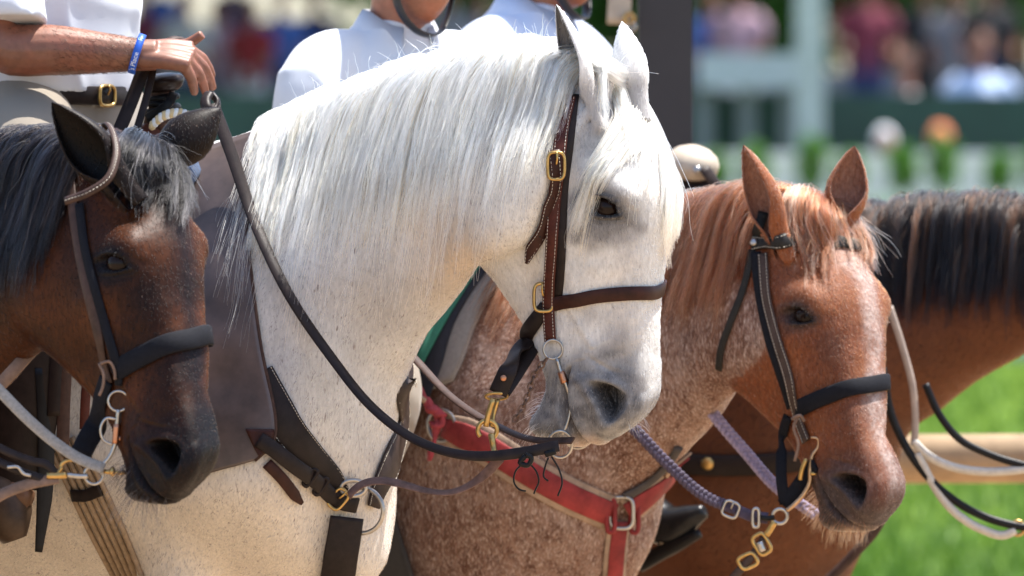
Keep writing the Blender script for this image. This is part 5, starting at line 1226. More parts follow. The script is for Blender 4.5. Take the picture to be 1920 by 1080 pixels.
def rider(name, label, R, skin_m, hands, shirt_m=SHIRT, trousers=True, seed=0, head_turn=0.0, head_nod=0.0, helmet=True, elbows=None, hoff=(0, 0), legs=None, sfrac=.80, z0=-.05, extra=(), voxel=.006):
    """hands: wrist places (left, right) in world; -> root empty with body, shirt, ..."""
    root = empty(name, R.o, label, 'person'); sk = []
    hd, hf = human_head(); H = np.array(Matrix.Rotation(head_turn, 3, 'Z') @ Matrix.Rotation(head_nod, 3, 'Y')); place = lambda p: (np.asarray(p) - np.array([-.01, 0, .05])) @ H.T + np.array([.035 + hoff[0], 0, .70 + hoff[1]])
    sk.append((R(place(hd)), hf)); sk.append(limb(R([(-.01, 0, .52), (hoff[0] * .3, 0, .60 + hoff[1] * .4), (.01 + hoff[0] * .8, 0, .68 + hoff[1] * .9), (.012 + hoff[0], 0, .75 + hoff[1])]), [.064, .058, .057, .06]))
    sh = torso(z0, seed=seed); sv, sf = close_grid(sh); parts = [(R(sv), sf)]; sleeves = []
    for k, sg in enumerate((1, -1)):
        S = R([(-.01, sg * .165, .50)])[0]; Wr = np.asarray(hands[k]); E = R([elbows[k]])[0] if elbows else (S + Wr) / 2 + R.M @ np.array([-.06, sg * .06, -.10])
        sk.append(limb([S, (S + E) / 2, E, (E * .6 + Wr * .4), Wr], [.055, .050, .045, .046, .029], 30, 18)); hl = unit(Wr - E)
        up = unit(np.array([0, 0, 1.0]) - hl * hl[2]); sd = unit(np.cross(hl, up)) * (-1 if sg > 0 else 1)
        if k not in (getattr(R, 'skip', ())): sk += hand_parts(Wr, hl, up, -sd, [(35, 55, 35)] * 4, thumb=[Wr + hl * .05 - sd * .035 - up * .01, Wr + hl * .08 - sd * .02 - up * .03])
        S0, S1 = R([(-.005, sg * .075, .515)])[0], R([(-.01, sg * .15, .482)])[0]
        parts.append(sleeve([S0, S1, S + (E - S) * .25 + R.M @ np.array([0, sg * .012, 0]), S + (E - S) * .55, S + (E - S) * sfrac], [.050, .074, .076, .073, .078], seed + k + 3))
    me = remesh(sk + list(extra), voxel, 4); me.materials.clear(); me.materials.append(skin_m); o = link(bpy.data.objects.new('body', me), root); o.location = (-R.o).tolist()
    sm = remesh(parts, .0065, 3); sm.materials.clear(); sm.materials.append(shirt_m); o = link(bpy.data.objects.new('shirt', sm), root); o.location = (-R.o).tolist()
    collar(R, 'collar', root, shirt_m)
    zz = np.linspace(.50, .34, 14); pc = np.stack([np.interp(zz, [.34, .40, .47, .52], [.131, .127, .104, .078]), 0 * zz, zz], 1); v, f = strap(R(pc), np.tile(R.M @ np.array([1, 0, .25]), (14, 1)), .030, .004); pk = mesh_obj('placket', v, f, shirt_m, root)
    for z in (.47, .41): c_ = R([(float(np.interp(z, [.34, .40, .47, .52], [.131, .127, .104, .078])) + .004, 0, z)])[0]; disc(c_, R.M @ np.array([1, 0, .25]), .0055, .002, 'button', SHIRT, pk)
    if trousers:
        zz = np.linspace(-.14, .05, 12); aa = np.arange(40) * 2 * math.pi / 40; tp = [close_grid(np.array([R(np.stack([.005 + .132 * (1 - .25 * (z < -.1)) * np.cos(aa), .178 * (1 - .25 * (z < -.1)) * np.sin(aa), z + 0 * aa], 1)) for z in zz]))]
        for k, sg in enumerate((1, -1)):
            q = R([(0, sg * .09, -.02), (.20, sg * .22, -.08), (.40, sg * .30, -.16), (.36, sg * .34, -.34), (.28, sg * .35, -.54)])
            if legs and legs[k] is not None: q = np.concatenate([q[:1], legs[k]])
            tp.append(limb(q, [.105, .098, .080, .066, .055], 34, 20))
        tm = remesh(tp, .009, 4); tm.materials.clear(); tm.materials.append(KHAKI); o = link(bpy.data.objects.new('trousers', tm), root); o.location = (-R.o).tolist()
        for k, sg in enumerate((1, -1)):
            if legs and legs[k] is not None: continue
            v, f = limb(R([(.285, sg * .35, -.50), (.275, sg * .352, -.60), (.285, sg * .352, -.635), (.35, sg * .352, -.655), (.41, sg * .352, -.665)]), [.055, .048, .050, .046, .030], 26, 16); mesh_obj('boot', v, f, L_BLACK, root)
    if helmet:
        g = []
        for t in np.linspace(0, math.pi / 2 * .99, 16):
            a = np.arange(40) * 2 * math.pi / 40; g.append(np.stack([.012 + .125 * np.cos(t) * np.cos(a) * np.where(np.cos(a) > 0, 1.1, 1), .098 * np.cos(t) * np.sin(a), .150 + .115 * np.sin(t) + 0 * a], 1))
        v, f = close_grid(np.array(g)); mesh_obj('helmet', R(place(v)), f, HELM, root)
        q = np.array([(.02, .086, .15), (.03, .082, .08), (.045, .058, .022), (.06, .028, -.004), (.066, 0, -.010), (.06, -.028, -.004), (.045, -.058, .022), (.03, -.082, .08), (.02, -.086, .15)])
        c = path(R(place(q)), 50); n = c - R(place([(.02, 0, .09)]))[0]; v, f = strap(c, n, .019, .004); mesh_obj('chin_strap', v, f, HELM, root)
    return root, place
# ------------------------------------------------------------------ rider of the grey horse
pos1 = P(85, 205, .46); R1 = Rig(pos1, math.radians(-30), .04); R1.skip = (1,)
YL = min(hit(W, 40, 900)[0][1], hit(W, 60, 760)[0][1]) - .07
wr1 = P(262, 103, .20); el1 = P(4, 88, .22)
hp = hand_parts(wr1, np.array([1, -.05, -.04]), np.array([.05, -.55, .84]), np.array([0, .84, .50]), [(38, 40, 22), (46, 42, 20), (52, 42, 18), (62, 46, 22)], 1.05, [P(318, 92, .265), P(352, 82, .262), P(380, 64, .255)])
hp.append(limb([wr1 - np.array([.05, 0, 0]), wr1, wr1 + np.array([.03, 0, 0])], [.031, .029, .028], 12, 18))
r1, _ = rider('person', 'rider in white polo and khaki trousers resting a hand on the saddle horn', R1, SK1, [P(150, 215, .68), wr1], seed=3, head_turn=-.2, elbows=[(-.08, .25, .24), tuple(R1.inv(el1))], legs=[np.array([P(190, 235, .78), P(235, 420, .85), P(200, 640, .9), P(180, 800, .9)]), np.array([P(60, 330, .16), P(95, 500, YL), P(50, 680, YL), P(10, 830, YL)])], sfrac=.90, z0=.035, extra=hp, voxel=.003)
NAIL = simple('finger_nail', (.36, .19, .15), .3, 0, .08, 40, 0)
arm_r = np.random.default_rng(4); ah = []
for _ in range(1500):
    t_ = arm_r.random()**.8; c_ = el1 * (1 - t_) + wr1 * t_; an_ = arm_r.uniform(-2.2, .9); rd_ = np.interp(t_, [0, .4, 1], [.043, .044, .029]); n_ = np.array([0, math.sin(an_ - 1.0) * 1.0, math.cos(an_ - 1.0)]); q_ = c_ + n_ * rd_; d_ = unit(np.array([.8, 0, -.5]) + arm_r.normal(0, .35, 3)); d_ = d_ - n_ * (d_ @ n_) * .8; l_ = arm_r.uniform(.006, .013); ah.append([q_, q_ + d_ * l_ * .5 + n_ * .0015, q_ + d_ * l_ + n_ * .001])
hair_obj('arm_hair', np.array(ah), .00018, .00008, HAIR, r1, np.tile([.012, .008, .006], (1500, 1)))
# wristband with its lettering
BLUE = simple('blue_silicone', (.008, .08, .45), .45, 0, .08, 30, .05); wc = P(257, 101, .20); ax = unit(np.array([1, 0, -.30])); uu = unit(np.array([.30, 0, 1])); ww = np.cross(ax, uu); Rb = .0345
a = np.linspace(0, 2 * math.pi, 48, endpoint=False); prof = [(-.0065, 0), (-.0065, .0022), (0, .0026), (.0065, .0022), (.0065, 0)]
gr = np.array([[wc + ax * x + (uu * math.cos(t) * 1.0 + ww * math.sin(t) * .92) * (Rb + r) for x, r in prof] for t in a]); f = []
for i in range(48):
    for j in range(5): f.append((i*5 + j, ((i+1) % 48)*5 + j, ((i+1) % 48)*5 + (j+1) % 5, i*5 + (j+1) % 5))
wb = mesh_obj('wristband', gr.reshape(-1, 3), f, BLUE, r1)
def letters(txt, a0, size, mat):
    cu = bpy.data.curves.new('txt', 'FONT'); cu.body = txt; cu.size = size; cu.align_x = 'CENTER'; cu.align_y = 'CENTER'; cu.resolution_u = 3; ob = link(bpy.data.objects.new('txt', cu))
    dg = bpy.context.evaluated_depsgraph_get(); me = bpy.data.meshes.new_from_object(ob.evaluated_get(dg), depsgraph=dg); bpy.data.objects.remove(ob)
    v = np.array([q.co[:] for q in me.vertices]); f = [tuple(p.vertices) for p in me.polygons]; sg = np.sign(ww[1]) * -1
    t = a0 - v[:, 0] / Rb; q = wc - ax * v[:, 1][:, None] + (uu * np.cos(t)[:, None] + sg * ww * np.sin(t)[:, None] * .92) * (Rb + .0031); mesh_obj('lettering', q, f, mat, wb, False)
LETT = simple('white_print', (.75, .78, .85), .6, 0, .05, 30, 0); letters("'s Place", 2.02, .0125, LETT); letters("Fi", .75, .0120, simple('pale_blue_print', (.25, .42, .75), .6, 0, .05, 30, 0))
bl = empty('belt', R1([(0, 0, .045)])[0], 'dark leather belt with brass buckle at the first rider waist', 'belt')
a = np.linspace(0, 2 * math.pi, 64); c = R1(np.stack([.012 + .128 * np.cos(a), .172 * np.sin(a), .030 + 0 * a], 1)); v, f = strap(c, c - c.mean(0), .034, .004); mesh_obj('strap', v, f, L_DARK, bl)
a, b = R1([(.145, -.02, .03)])[0], R1([(1, 0, .03)])[0] - R1([(0, 0, .03)])[0]; buckle(a, R1.M @ YA, ZA, unit(b), .05, .036, .0035, 'buckle', BRASS, bl)
# ------------------------------------------------------------------ saddle of the grey horse
sd = empty('western_saddle', P(300, 260, .3), 'dark western saddle with rawhide-laced pommel on the white horse', 'saddle'); HORN = leather('horn_leather', (.016, .010, .009), .35)
hc = P(306, 150, .285); tilt = unit(np.array([-.10, -.12, 1]))
mesh_obj('horn_cap', *lathe(hc, tilt, [(-.020, .004), (-.019, .026), (-.012, .034), (-.004, .038), (.003, .0375), (.008, .032), (.011, .018), (.012, .001)], 30), HORN, sd)
mesh_obj('horn_neck', *lathe(P(302, 232, .30), P(306, 160, .285) - P(302, 232, .30), [(-.01, .034), (.01, .030), (.030, .024), (.055, .021), (.075, .023)], 24), leather('horn_wrap', (.055, .026, .018), .45), sd)
for k, (y, r, tl) in enumerate(((184, .0275, .15), (196, .029, -.1), (206, .030, .2))): mesh_obj('horn_wrap', *ring_torus(P(303, y, .29), XA + ZA * tl, YA, r, .0062, 30, 8), L_BLACK, sd)
v, f = strap(path([P(326, 176, .255), P(318, 192, .245), P(296, 210, .25), P(276, 222, .26)], 16), np.tile([.1, -1, .4], (16, 1)), pm(18), .004); mesh_obj('horn_strap', v, f, L_BLACK, sd)
for x0, x1, w, m in ((272, 222, 27, L_DARK), (290, 255, 15, L_REIN)):
    v, f = strap(path([P(x0, 122, .24), P((x0 + x1) / 2 + 2, 185, .22), P(x1, 250, .2)], 14), np.tile([-.2, -1, .3], (14, 1)), pm(w), .004); mesh_obj('hanging_strap', v, f, m, sd)
mesh_obj('strap_arch', *tube(path([P(288, 128, .24), P(300, 88, .26), P(330, 72, .28), P(356, 84, .3), P(362, 130, .31)], 24), .008, 10, flat=.5), L_OLD, sd)
# pommel and skirts
pm_pts = []
for u in np.linspace(0, 1, 22):
    row = []
    for t in np.linspace(-1.25, 1.25, 30):
        c = P(318, 250, .29) + (-W.fwd) * (u * .10) + W.fwd * .02; row.append(c + W.lat * math.sin(t) * (.17 - .03 * u) + ZA * (math.cos(t) * .095 * math.sin(math.pi * (.18 + .64 * u)) - .075))
    pm_pts.append(row)
g = np.array(pm_pts); top = g + ZA * .0; bot = g - ZA * .05; v, f = close_grid(np.concatenate([top, bot[:, ::-1]], 1)); mesh_obj('pommel', v, f, leather('pommel_leather', (.085, .028, .018), .4), sd)
RAW = simple('rawhide', (.50, .38, .20), .5, 0, .2); arc = path([P(284, 236, .20), P(298, 222, .195), P(318, 213, .19), P(340, 214, .188), P(358, 224, .186), P(370, 236, .186)], 15)
for k in range(14):
    m = (arc[k] + arc[k+1]) / 2; d = unit(arc[k+1] - arc[k]); mesh_obj('rawhide_lace', *lathe(m - (d * .35 + ZA * .9) * .009, d * .35 + ZA * .9, [(0, .002), (.003, .0058), (.009, .0066), (.015, .0058), (.018, .002)], 10), RAW if k % 2 == 0 else simple('white_lace', (.62, .62, .60), .5), sd)
patch(W, [((-60, 330), (330, 300)), ((-80, 450), (262, 420)), ((-90, 560), (240, 560)), ((-90, 640), (200, 650))], .008, .010, 16, 20, 'skirt', L_DARK, sd)
v, f = strap(path([P(376, 300, .16), P(352, 316, .10), P(330, 350, .06), P(318, 380, .04)], 16), np.tile([.3, -.8, .5], (16, 1)), .05, .012); mesh_obj('blue_pad_edge', v, f, simple('navy_pad', (.05, .075, .13), .9, 0, .3, 200, .6), sd)
v, f = strap(path([P(398, 272, .2), P(370, 278, .15), P(345, 292, .10)], 12), np.tile([.2, -.8, .6], (12, 1)), .008, .005); mesh_obj('green_pad_edge', v, f, simple('green_edge', (.05, .22, .14), .8), sd)
# near stirrup, fender and billets
stp = empty('stirrup', P(30, 940, -.12), 'dark leather stirrup with worn brown toe hood beside the white horse belly', 'stirrup')
Ys = min(hit(W, 40, 900)[0][1], hit(W, 60, 760)[0][1]) - .03
FY = YL - .075
v, f = strap(path([P(60, 520, FY), P(52, 640, FY - .005), P(44, 760, FY - .005), P(36, 860, FY), P(30, 915, FY)], 26), np.tile([-.1, -1, 0], (26, 1)), pm(1) * np.interp(np.linspace(0, 1, 26), [0, .5, .9, 1], [170, 150, 110, 80]), .006); mesh_obj('fender', v, f, L_DARK, stp)
v, f = strap(path([P(82, 690, FY - .01), P(86, 800, FY - .012), P(84, 920, FY - .012), P(72, 1035, FY - .01)], 24), np.tile([.2, -1, 0], (24, 1)), pm(1) * np.interp(np.linspace(0, 1, 24), [0, .7, 1], [34, 30, 14]), .004); mesh_obj('stirrup_leather', v, f, L_BLACK, stp)
mesh_obj('hood', *limb([P(-30, 905, YL - .02), P(0, 950, YL - .05), P(20, 990, YL - .07), P(28, 1012, YL - .07)], [.045, .058, .050, .022], 20, 22), leather('stirrup_hood', (.050, .030, .018), .45, .5, 18), stp)
mesh_obj('boot', *limb([P(10, 800, YL + .01), P(-8, 870, YL), P(-4, 915, YL - .02), P(20, 924, YL - .05), P(42, 932, YL - .07), P(58, 938, YL - .075)], [.05, .046, .046, .042, .036, .016], 26, 20), leather('brown_boot', (.11, .055, .030), .4, .4, 20), r1)
lt = empty('latigo_straps', P(120, 760, Ys), 'dark hanging latigo straps behind the dark bay jaw', 'straps')
for x, y0, y1, w, m in ((104, 660, 780, 30, L_DARK), (118, 680, 835, 24, L_OLD), (158, 700, 805, 18, L_RED)):
    v, f = strap(path([P(x + 6, y0, FY - .015), P(x + 2, (y0 + y1) / 2, FY - .015), P(x, y1, FY - .015)], 12), np.tile([0, -1, 0], (12, 1)), pm(w), .005); mesh_obj('strap', v, f, m, lt)
gi = empty('cinch', P(170, 980, -.05), 'beige corded cinch running under the white horse belly', 'cinch'); CINCH = simple('mohair_cord', (.26, .18, .11), .9, 0, .3, 90, .6)
for k in range(6):
    p_, n_ = lay(W, [(86 + 13 * k, 820), (120 + 13 * k, 890), (165 + 13 * k, 985), (215 + 11 * k, 1080), (250 + 9 * k, 1150)], 30, .004); v, f = tube(p_, .0052, 8); mesh_obj('cord', v, f, CINCH, gi)
p_, n_ = lay(W, [(140, 925), (165, 925), (195, 915)], 12, .010); v, f = strap(p_, n_, .022, .004); mesh_obj('cross_band', v, f, L_DARK, gi)
# ------------------------------------------------------------------ riders behind
R2 = Rig(P(545, 620, 1.19), math.radians(-40), .30); c0 = R2([(.33 * 0, 0, 0)])
def seat_from_chin(chin, yaw, lean, hoff=(0, 0), sc=1.0):
    R = Rig((0, 0, 0), yaw, lean, 0, sc); return np.asarray(chin) - R([(.115 + hoff[0], 0, .652 + hoff[1])])[0]
h2 = (.0, -.075); R2 = Rig(seat_from_chin(P(806, 46, .95), math.radians(-55), .03, h2, .93), math.radians(-55), .03, 0, .93)
rider('person', 'rider in white polo shirt wearing a black chin strap, seated on the chestnut roan', R2, SK2, [P(900, 420, .8), P(700, 420, .75)], seed=11, head_turn=.18, head_nod=.12, elbows=[(.06, .25, .24), (.04, -.25, .24)], hoff=h2, legs=[np.array([P(880, 560, 1.45), P(930, 740, 1.45), P(900, 900, 1.45), P(880, 1000, 1.45)]), None])
R3 = Rig(seat_from_chin(P(1098, 16, 1.85), math.radians(-30), .03, h2), math.radians(-30), .03)
rider('person', 'rider in pale blue shirt behind the white horse ears, on the bay horse', R3, SK2, [P(1250, 345, 1.9), P(1240, 350, 1.72)], shirt_m=cloth('pale_blue_cotton', (.50, .56, .70)), seed=21, head_turn=.1, head_nod=.1, elbows=[(.05, .23, .24), (.10, -.25, .24)], hoff=h2, legs=[None, np.array([P(1140, 560, 1.60), P(1150, 740, 1.5), P(1150, 880, 1.45), P(1165, 950, 1.42)])])
# ------------------------------------------------------------------ tack of the bay behind
s4 = empty('western_saddle', P(1300, 380, 1.9), 'saddle with large cream horn cap on the bay horse', 'saddle'); CRM = simple('cream_leather', (.40, .33, .25), .55, 0, .15, 30, .15)
mesh_obj('horn_cap', *lathe(P(1298, 305, 1.72), unit(np.array([.12, -.25, 1])), [(-.030, .004), (-.028, .040), (-.015, .052), (0, .054), (.014, .048), (.026, .034), (.033, .015), (.034, .001)], 30), CRM, s4)
mesh_obj('horn_neck', *lathe(P(1296, 420, 1.76), P(1298, 325, 1.72) - P(1296, 420, 1.76), [(0, .07), (.03, .045), (.06, .032), (.10, .030)], 24), leather('tan_swell', (.20, .12, .07), .5), s4)
for y in (338, 352): mesh_obj('horn_wrap', *ring_torus(P(1297, y, 1.73), XA, YA, .036, .009, 30, 8), L_DARK, s4)
disc(P(1307, 319, 1.655), np.array([0, -1, .1]), .0085, .004, 'stud', STEEL, s4)
v, f = strap(path([P(1318, 315, 1.66), P(1335, 340, 1.66), P(1356, 372, 1.68), P(1380, 410, 1.7)], 14), np.tile([.4, -.8, .4], (14, 1)), pm(24, 1.7), .008); mesh_obj('horn_strap', v, f, L_GREY, s4)
patch(D, [((1210, 380), (1400, 400)), ((1200, 480), (1390, 500)), ((1190, 600), (1370, 620)), ((1190, 720), (1350, 720))], .01, .012, 12, 14, 'skirt', L_DARK, s4)
b4 = empty('breast_strap', P(1360, 870, 1.6), 'dark leather breast strap with brass stud on the bay horse', 'breast strap')
band(D, [(1270, 868), (1330, 872), (1390, 872), (1450, 868), (1520, 860)], 24, pm(40, 1.7), .007, 'strap', L_DARK, b4, .004); a, b = hit(D, 1328, 868); disc(a + unit(b) * .012, unit(b), .013, .006, 'stud', BRASS, b4)
r4 = empty('reins', P(1720, 830, 1.3), 'white and black rope reins of the bay horse hanging over the grass', 'reins'); WROPE = simple('white_rope', (.46, .43, .38), .8, 0, .15, 100, .5)
for nm, q, w, m in (('tan_rein', [(1668, 575), (1692, 650), (1712, 730), (1716, 800), (1714, 835)], 7, simple('tan_rein', (.30, .24, .20), .7)), ('white_rope', [(1712, 826), (1735, 850), (1775, 872), (1840, 884), (1900, 882), (2010, 862)], 8.5, WROPE), ('white_rope', [(1720, 850), (1745, 900), (1790, 960), (1840, 992), (1885, 1003), (1904, 994)], 8.5, WROPE),
                    ('black_rein', [(1655, 690), (1672, 780), (1700, 840), (1750, 905), (1830, 962), (1905, 986), (1960, 992)], 8, L_BLACK), ('black_rein', [(1735, 720), (1760, 775), (1800, 824), (1850, 850), (1920, 872), (2000, 885)], 7.5, L_BLACK), ('strap_end', [(1665, 950), (1640, 995), (1600, 1040), (1555, 1085), (1500, 1130)], 10, L_OLD)):
    cord([P(x, y, 1.25) for x, y in q], 40, pm(w, 1.25), nm, m, r4, 10)
mesh_obj('rope_ring', *ring_torus(P(1908, 990, 1.25), XA, ZA, .013, .004), BRASS, r4)
bo = empty('stirrup', P(1290, 980, 1.3), 'black riding boot toe in a black stirrup behind the chestnut roan chest', 'stirrup')
mesh_obj('boot_toe', *limb([P(1200, 960, 1.35), P(1262, 985, 1.3), P(1300, 968, 1.27), P(1322, 958, 1.26)], [.05, .042, .032, .013], 20, 20), leather('shiny_boot', (.012, .012, .013), .25), bo)
mesh_obj('tread', *limb([P(1200, 1060, 1.34), P(1250, 1030, 1.3), P(1290, 1010, 1.27), P(1312, 1000, 1.26)], [.014, .015, .015, .009], 16, 14), L_BLACK, bo); mesh_obj('sole', *limb([P(1240, 1016, 1.3), P(1285, 990, 1.272), P(1318, 968, 1.262)], [.008, .007, .004], 12, 10), CRM, bo)
# ------------------------------------------------------------------ ground and background
def sheet(name, x0, x1, y0, y1, z, mat, nx=2, ny=2, bumpy=0):
    X, Y_ = np.meshgrid(np.linspace(x0, x1, nx), np.linspace(y0, y1, ny), indexing='ij'); v = np.stack([X, Y_, np.full_like(X, z)], 2).reshape(-1, 3)
    if bumpy: v[:, 2] += bumpy * vnoise(v, .7, 2)
    f = [(i*ny + j, (i+1)*ny + j, (i+1)*ny + j + 1, i*ny + j + 1) for i in range(nx - 1) for j in range(ny - 1)]; o = mesh_obj(name, v, f, mat); o['kind'] = 'structure'; return o
def ground_mat(name, stops, scale, bd=.02):
    m, nt, b = nodes_of(name); n = tex_noise(nt, scale, 8, .65); nt.links.new(ramp(nt, n.outputs[0], stops), b.inputs['Base Color']); b.inputs['Roughness'].default_value = .95; b.inputs['Specular IOR Level'].default_value = .1
    n2 = tex_noise(nt, scale * 8, 4, .6); bump(nt, b, n2.outputs[0], .6, bd); return m
sheet('dirt_ground', -60, 60, -60, 13, 0, ground_mat('sandy_dirt', [(.3, (.30, .21, .13)), (.7, (.42, .31, .20))], 3))
sheet('ground', -400, 400, -200, 900, -.03, ground_mat('far_ground', [(.3, (.06, .12, .03)), (.7, (.10, .18, .05))], .5))
GRASS = ground_mat('lawn_soil', [(.25, (.06, .11, .008)), (.5, (.10, .165, .014)), (.75, (.14, .21, .028))], 1.2)
sheet('lawn', -60, 60, 12.6, 46, .012, GRASS)
# grass blades on the part of the lawn that can be seen
r = np.random.default_rng(5); nb = 26000; yy = 13 + 32 * r.random(nb)**1.6; xx = r.uniform(.2, 1.9, nb) * (yy + 15) * .07 + .2; hgt = r.uniform(.05, .12, nb); an = r.uniform(0, 6.28, nb); w = .006 + .010 * r.random(nb)
b0 = np.stack([xx, yy, np.full(nb, .0)], 1); sx = np.stack([np.cos(an), np.sin(an), 0 * an], 1) * w[:, None]; tip = b0 + np.stack([r.normal(0, .03, nb), r.normal(0, .03, nb), hgt], 1)
vv = np.stack([b0 - sx, b0 + sx, tip], 1).reshape(-1, 3); o = mesh_obj('grass', vv, np.arange(nb * 3).reshape(-1, 3), simple('grass_blade', (.12, .22, .014), .6, 0, .35, 2.5, 0)); tag(o, 'bright green mown grass of the lawn behind the horses', 'grass', kind='stuff')
WOOD = simple('pale_wood', (.33, .22, .12), .7, 0, .25, 12, .4); WHITE = simple('white_paint', (.66, .66, .64), .5, 0, .06, 8, .1); DGREEN = simple('dark_green_paint', (.010, .042, .034), .55, 0, .3, 3, .1); GREYP = simple('grey_paint', (.13, .145, .16), .6, 0, .2, 4, .1)
rf = empty('rail_fence', (2.2, 3.4, 0), 'round wooden pole rail standing on the grass behind the bay horse', 'fence')
z0 = P(1800, 862, 3.4)[2]; v, f = tube(np.array([[.3, 3.4, z0], [1.5, 3.4, z0 + .004], [3, 3.4, z0], [4.5, 3.4, z0]]), .053, 20); mesh_obj('rail', v, f, WOOD, rf)
for x in (.45, 2.9, 4.4): v, f = tube(np.array([[x, 3.4, -.2], [x, 3.4, .4], [x, 3.4, z0 + .03]]), .05, 16); mesh_obj('post', v, f, WOOD, rf)
pl = empty('roof_post', P(1247, 540, 3.3) * np.array([1, 1, 0]), 'dark grey square roof post behind the white horse forehead', 'post'); c = P(1247, 100, 3.3); hw = pm(51, 3.3)
v, f = box((c[0] - hw, 3.3 - hw, 0), (c[0] + hw, 3.3 + hw, 5.2)); mesh_obj('shaft', v, f, simple('dark_post', (.026, .023, .024), .6, 0, .15, 5, .1), pl, False)
v, f = box((c[0] - hw * 1.5, 3.3 - hw * 1.5, 0), (c[0] + hw * 1.5, 3.3 + hw * 1.5, .12)); mesh_obj('base', v, f, simple('dark_post', (.05, .05, .05)), pl, False)
hs = empty('hanging_strap', P(1165, 30, 3.2), 'cream leather strap with brass fittings hanging from the dark post', 'strap')
v, f = strap(path([P(1164, -90, 3.22), P(1163, -20, 3.22), P(1160, 46, 3.22)], 10), np.tile([0, -1, 0], (10, 1)), pm(44, 3.2), .008); mesh_obj('strap', v, f, CRM, hs); mesh_obj('ring', *ring_torus(P(1180, 34, 3.2), XA, ZA, .010, .0045), BRASS, hs); mesh_obj('ring', *ring_torus(P(1184, 50, 3.2), XA, ZA, .008, .004), STEEL, hs)
cord([P(1164, -90, 3.225), P(1185, -92, 3.25), P(1212, -92, 3.26)], 6, .006, 'hook', STEEL, hs)
# leaves shared by bushes and trees
def leaf_crown(n, rx, ry, rz, size, seed, hollow=.35):
    r = np.random.default_rng(seed); d = unit(r.normal(0, 1, (n, 3))); rad = (hollow + (1 - hollow) * r.random(n))**.6; lump = 1 + .28 * vnoise(d * 1.0, 2.6, seed) + .15 * vnoise(d, 6, seed + 1); c = d * (rad * lump)[:, None] * np.array([rx, ry, rz])
    a = unit(r.normal(0, 1, (n, 3))); b = unit(np.cross(a, r.normal(0, 1, (n, 3)))); s = size * r.uniform(.6, 1.3, n)[:, None]
    return np.stack([c - a * s, c + b * s * .5, c + a * s, c - b * s * .5], 1).reshape(-1, 3), np.arange(n * 4).reshape(-1, 4)
def leafmat(name, col):
    m, nt, b = nodes_of(name); n = tex_noise(nt, 3, 3, .6); nt.links.new(ramp(nt, n.outputs[0], [(.3, tuple(c * .6 for c in col)), (.7, tuple(c * 1.3 for c in col))]), b.inputs['Base Color']); b.inputs['Roughness'].default_value = .5; b.inputs['Transmission Weight'].default_value = 0
    t = nt.nodes.new('ShaderNodeBsdfTranslucent'); t.inputs[0].default_value = tuple(c * 1.5 for c in col) + (1,); mx = nt.nodes.new('ShaderNodeMixShader'); mx.inputs[0].default_value = .35; nt.links.new(b.outputs[0], mx.inputs[1]); nt.links.new(t.outputs[0], mx.inputs[2]); nt.links.new(mx.outputs[0], [q for q in nt.nodes if q.type == 'OUTPUT_MATERIAL'][0].inputs[0]); return m
BUSH = leafmat('bright_leaves', (.075, .19, .022)); TREE = leafmat('tree_leaves', (.075, .16, .035)); BARK = simple('bark', (.10, .07, .05), .9)
# planted box hedge along the white wall
YB = 44.0; S = (YB + 15) / 16000
wl = empty('white_wall', (3, YB + .7, 0), 'low white wall with capping behind the row of round bushes', 'wall')
zt = P(1500, 300, YB + .7)[2]; v, f = box((-6, YB + .6, .0), (14, YB + .85, zt)); mesh_obj('wall', v, f, WHITE, wl, False); v, f = box((-6, YB + .55, zt + .002), (14, YB + .9, zt + .05)); mesh_obj('capping', v, f, WHITE, wl, False)
zs = P(1500, 366, YB)[2]
sh = empty('planter_ledge', (3, YB, 0), 'long pale ledge carrying the row of round bushes', 'planter'); v, f = box((-6, YB - .25, 0), (14, YB + .3, zs)); mesh_obj('ledge', v, f, simple('pale_green_paint', (.55, .60, .55), .6, 0, .08), sh, False)
proto = None
for k, x in enumerate([1160 + 88 * i + (10, -6, 4, -8)[i % 4] for i in range(14)]):
    p = P(x, 366, YB); 
    if proto is None:
        bs = empty('bush', (p[0], YB, zs), 'small round green bush on the pale ledge', 'bush', 'bushes along the white wall'); v, f = leaf_crown(460, .11, .11, .17, .032, 3); v[:, 2] += .19; proto = (bs, mesh_obj('foliage', v + np.array([p[0], YB, zs]), f, BUSH, bs), mesh_obj('stem', *[q if i else q + np.array([p[0], YB, zs]) for i, q in enumerate(tube(np.array([[0, 0, -.01], [0, 0, .1], [0, 0, .3]]), .02, 8))], BARK, bs))
    else:
        b_ = proto[0].copy(); link(b_); b_.location = (p[0], YB, zs); b_.rotation_euler = (0, 0, k * 1.7); b_.scale = (1, 1, 1 + .18 * math.sin(k * 2.1))
        for ch in proto[1:]: c = ch.copy(); COL.objects.link(c); c.parent = b_
# grandstand: dark green front, rails, post, platform
YG = 48.0
gs = empty('grandstand', (0, YG, 0), 'dark green grandstand front with pale rails behind the white wall', 'grandstand')
zf = P(1500, 175, YG)[2]; v, f = box((-14, YG, 0), (16, YG + .4, zf)); mesh_obj('front_wall', v, f, DGREEN, gs, False)
v, f = box((-14, YG + .5, 0), (16, YG + 20, .40)); mesh_obj('floor', v, f, GREYP, gs, False)
for k in range(3): v, f = box((-22, YG + 20 + 12 * k + .01 * k, 0), (24, YG + 58, 1.35 + .5 * k - .004)); mesh_obj('step', v, f, GREYP, gs, False)
for y, th in ((112, .16),): z = P(400, y, YG)[2]; v, f = box((-14, YG - .06, z - th), (-3.6, YG + .06, z)); mesh_obj('rail', v, f, simple('pale_rail', (.50, .55, .56), .5), gs, False)
for x in (-13, -9.5, -6, -3.8): v, f = box((x, YG - .05, 0), (x + .09, YG + .05, P(400, 112, YG)[2])); mesh_obj('rail_post', v, f, GREYP, gs, False)
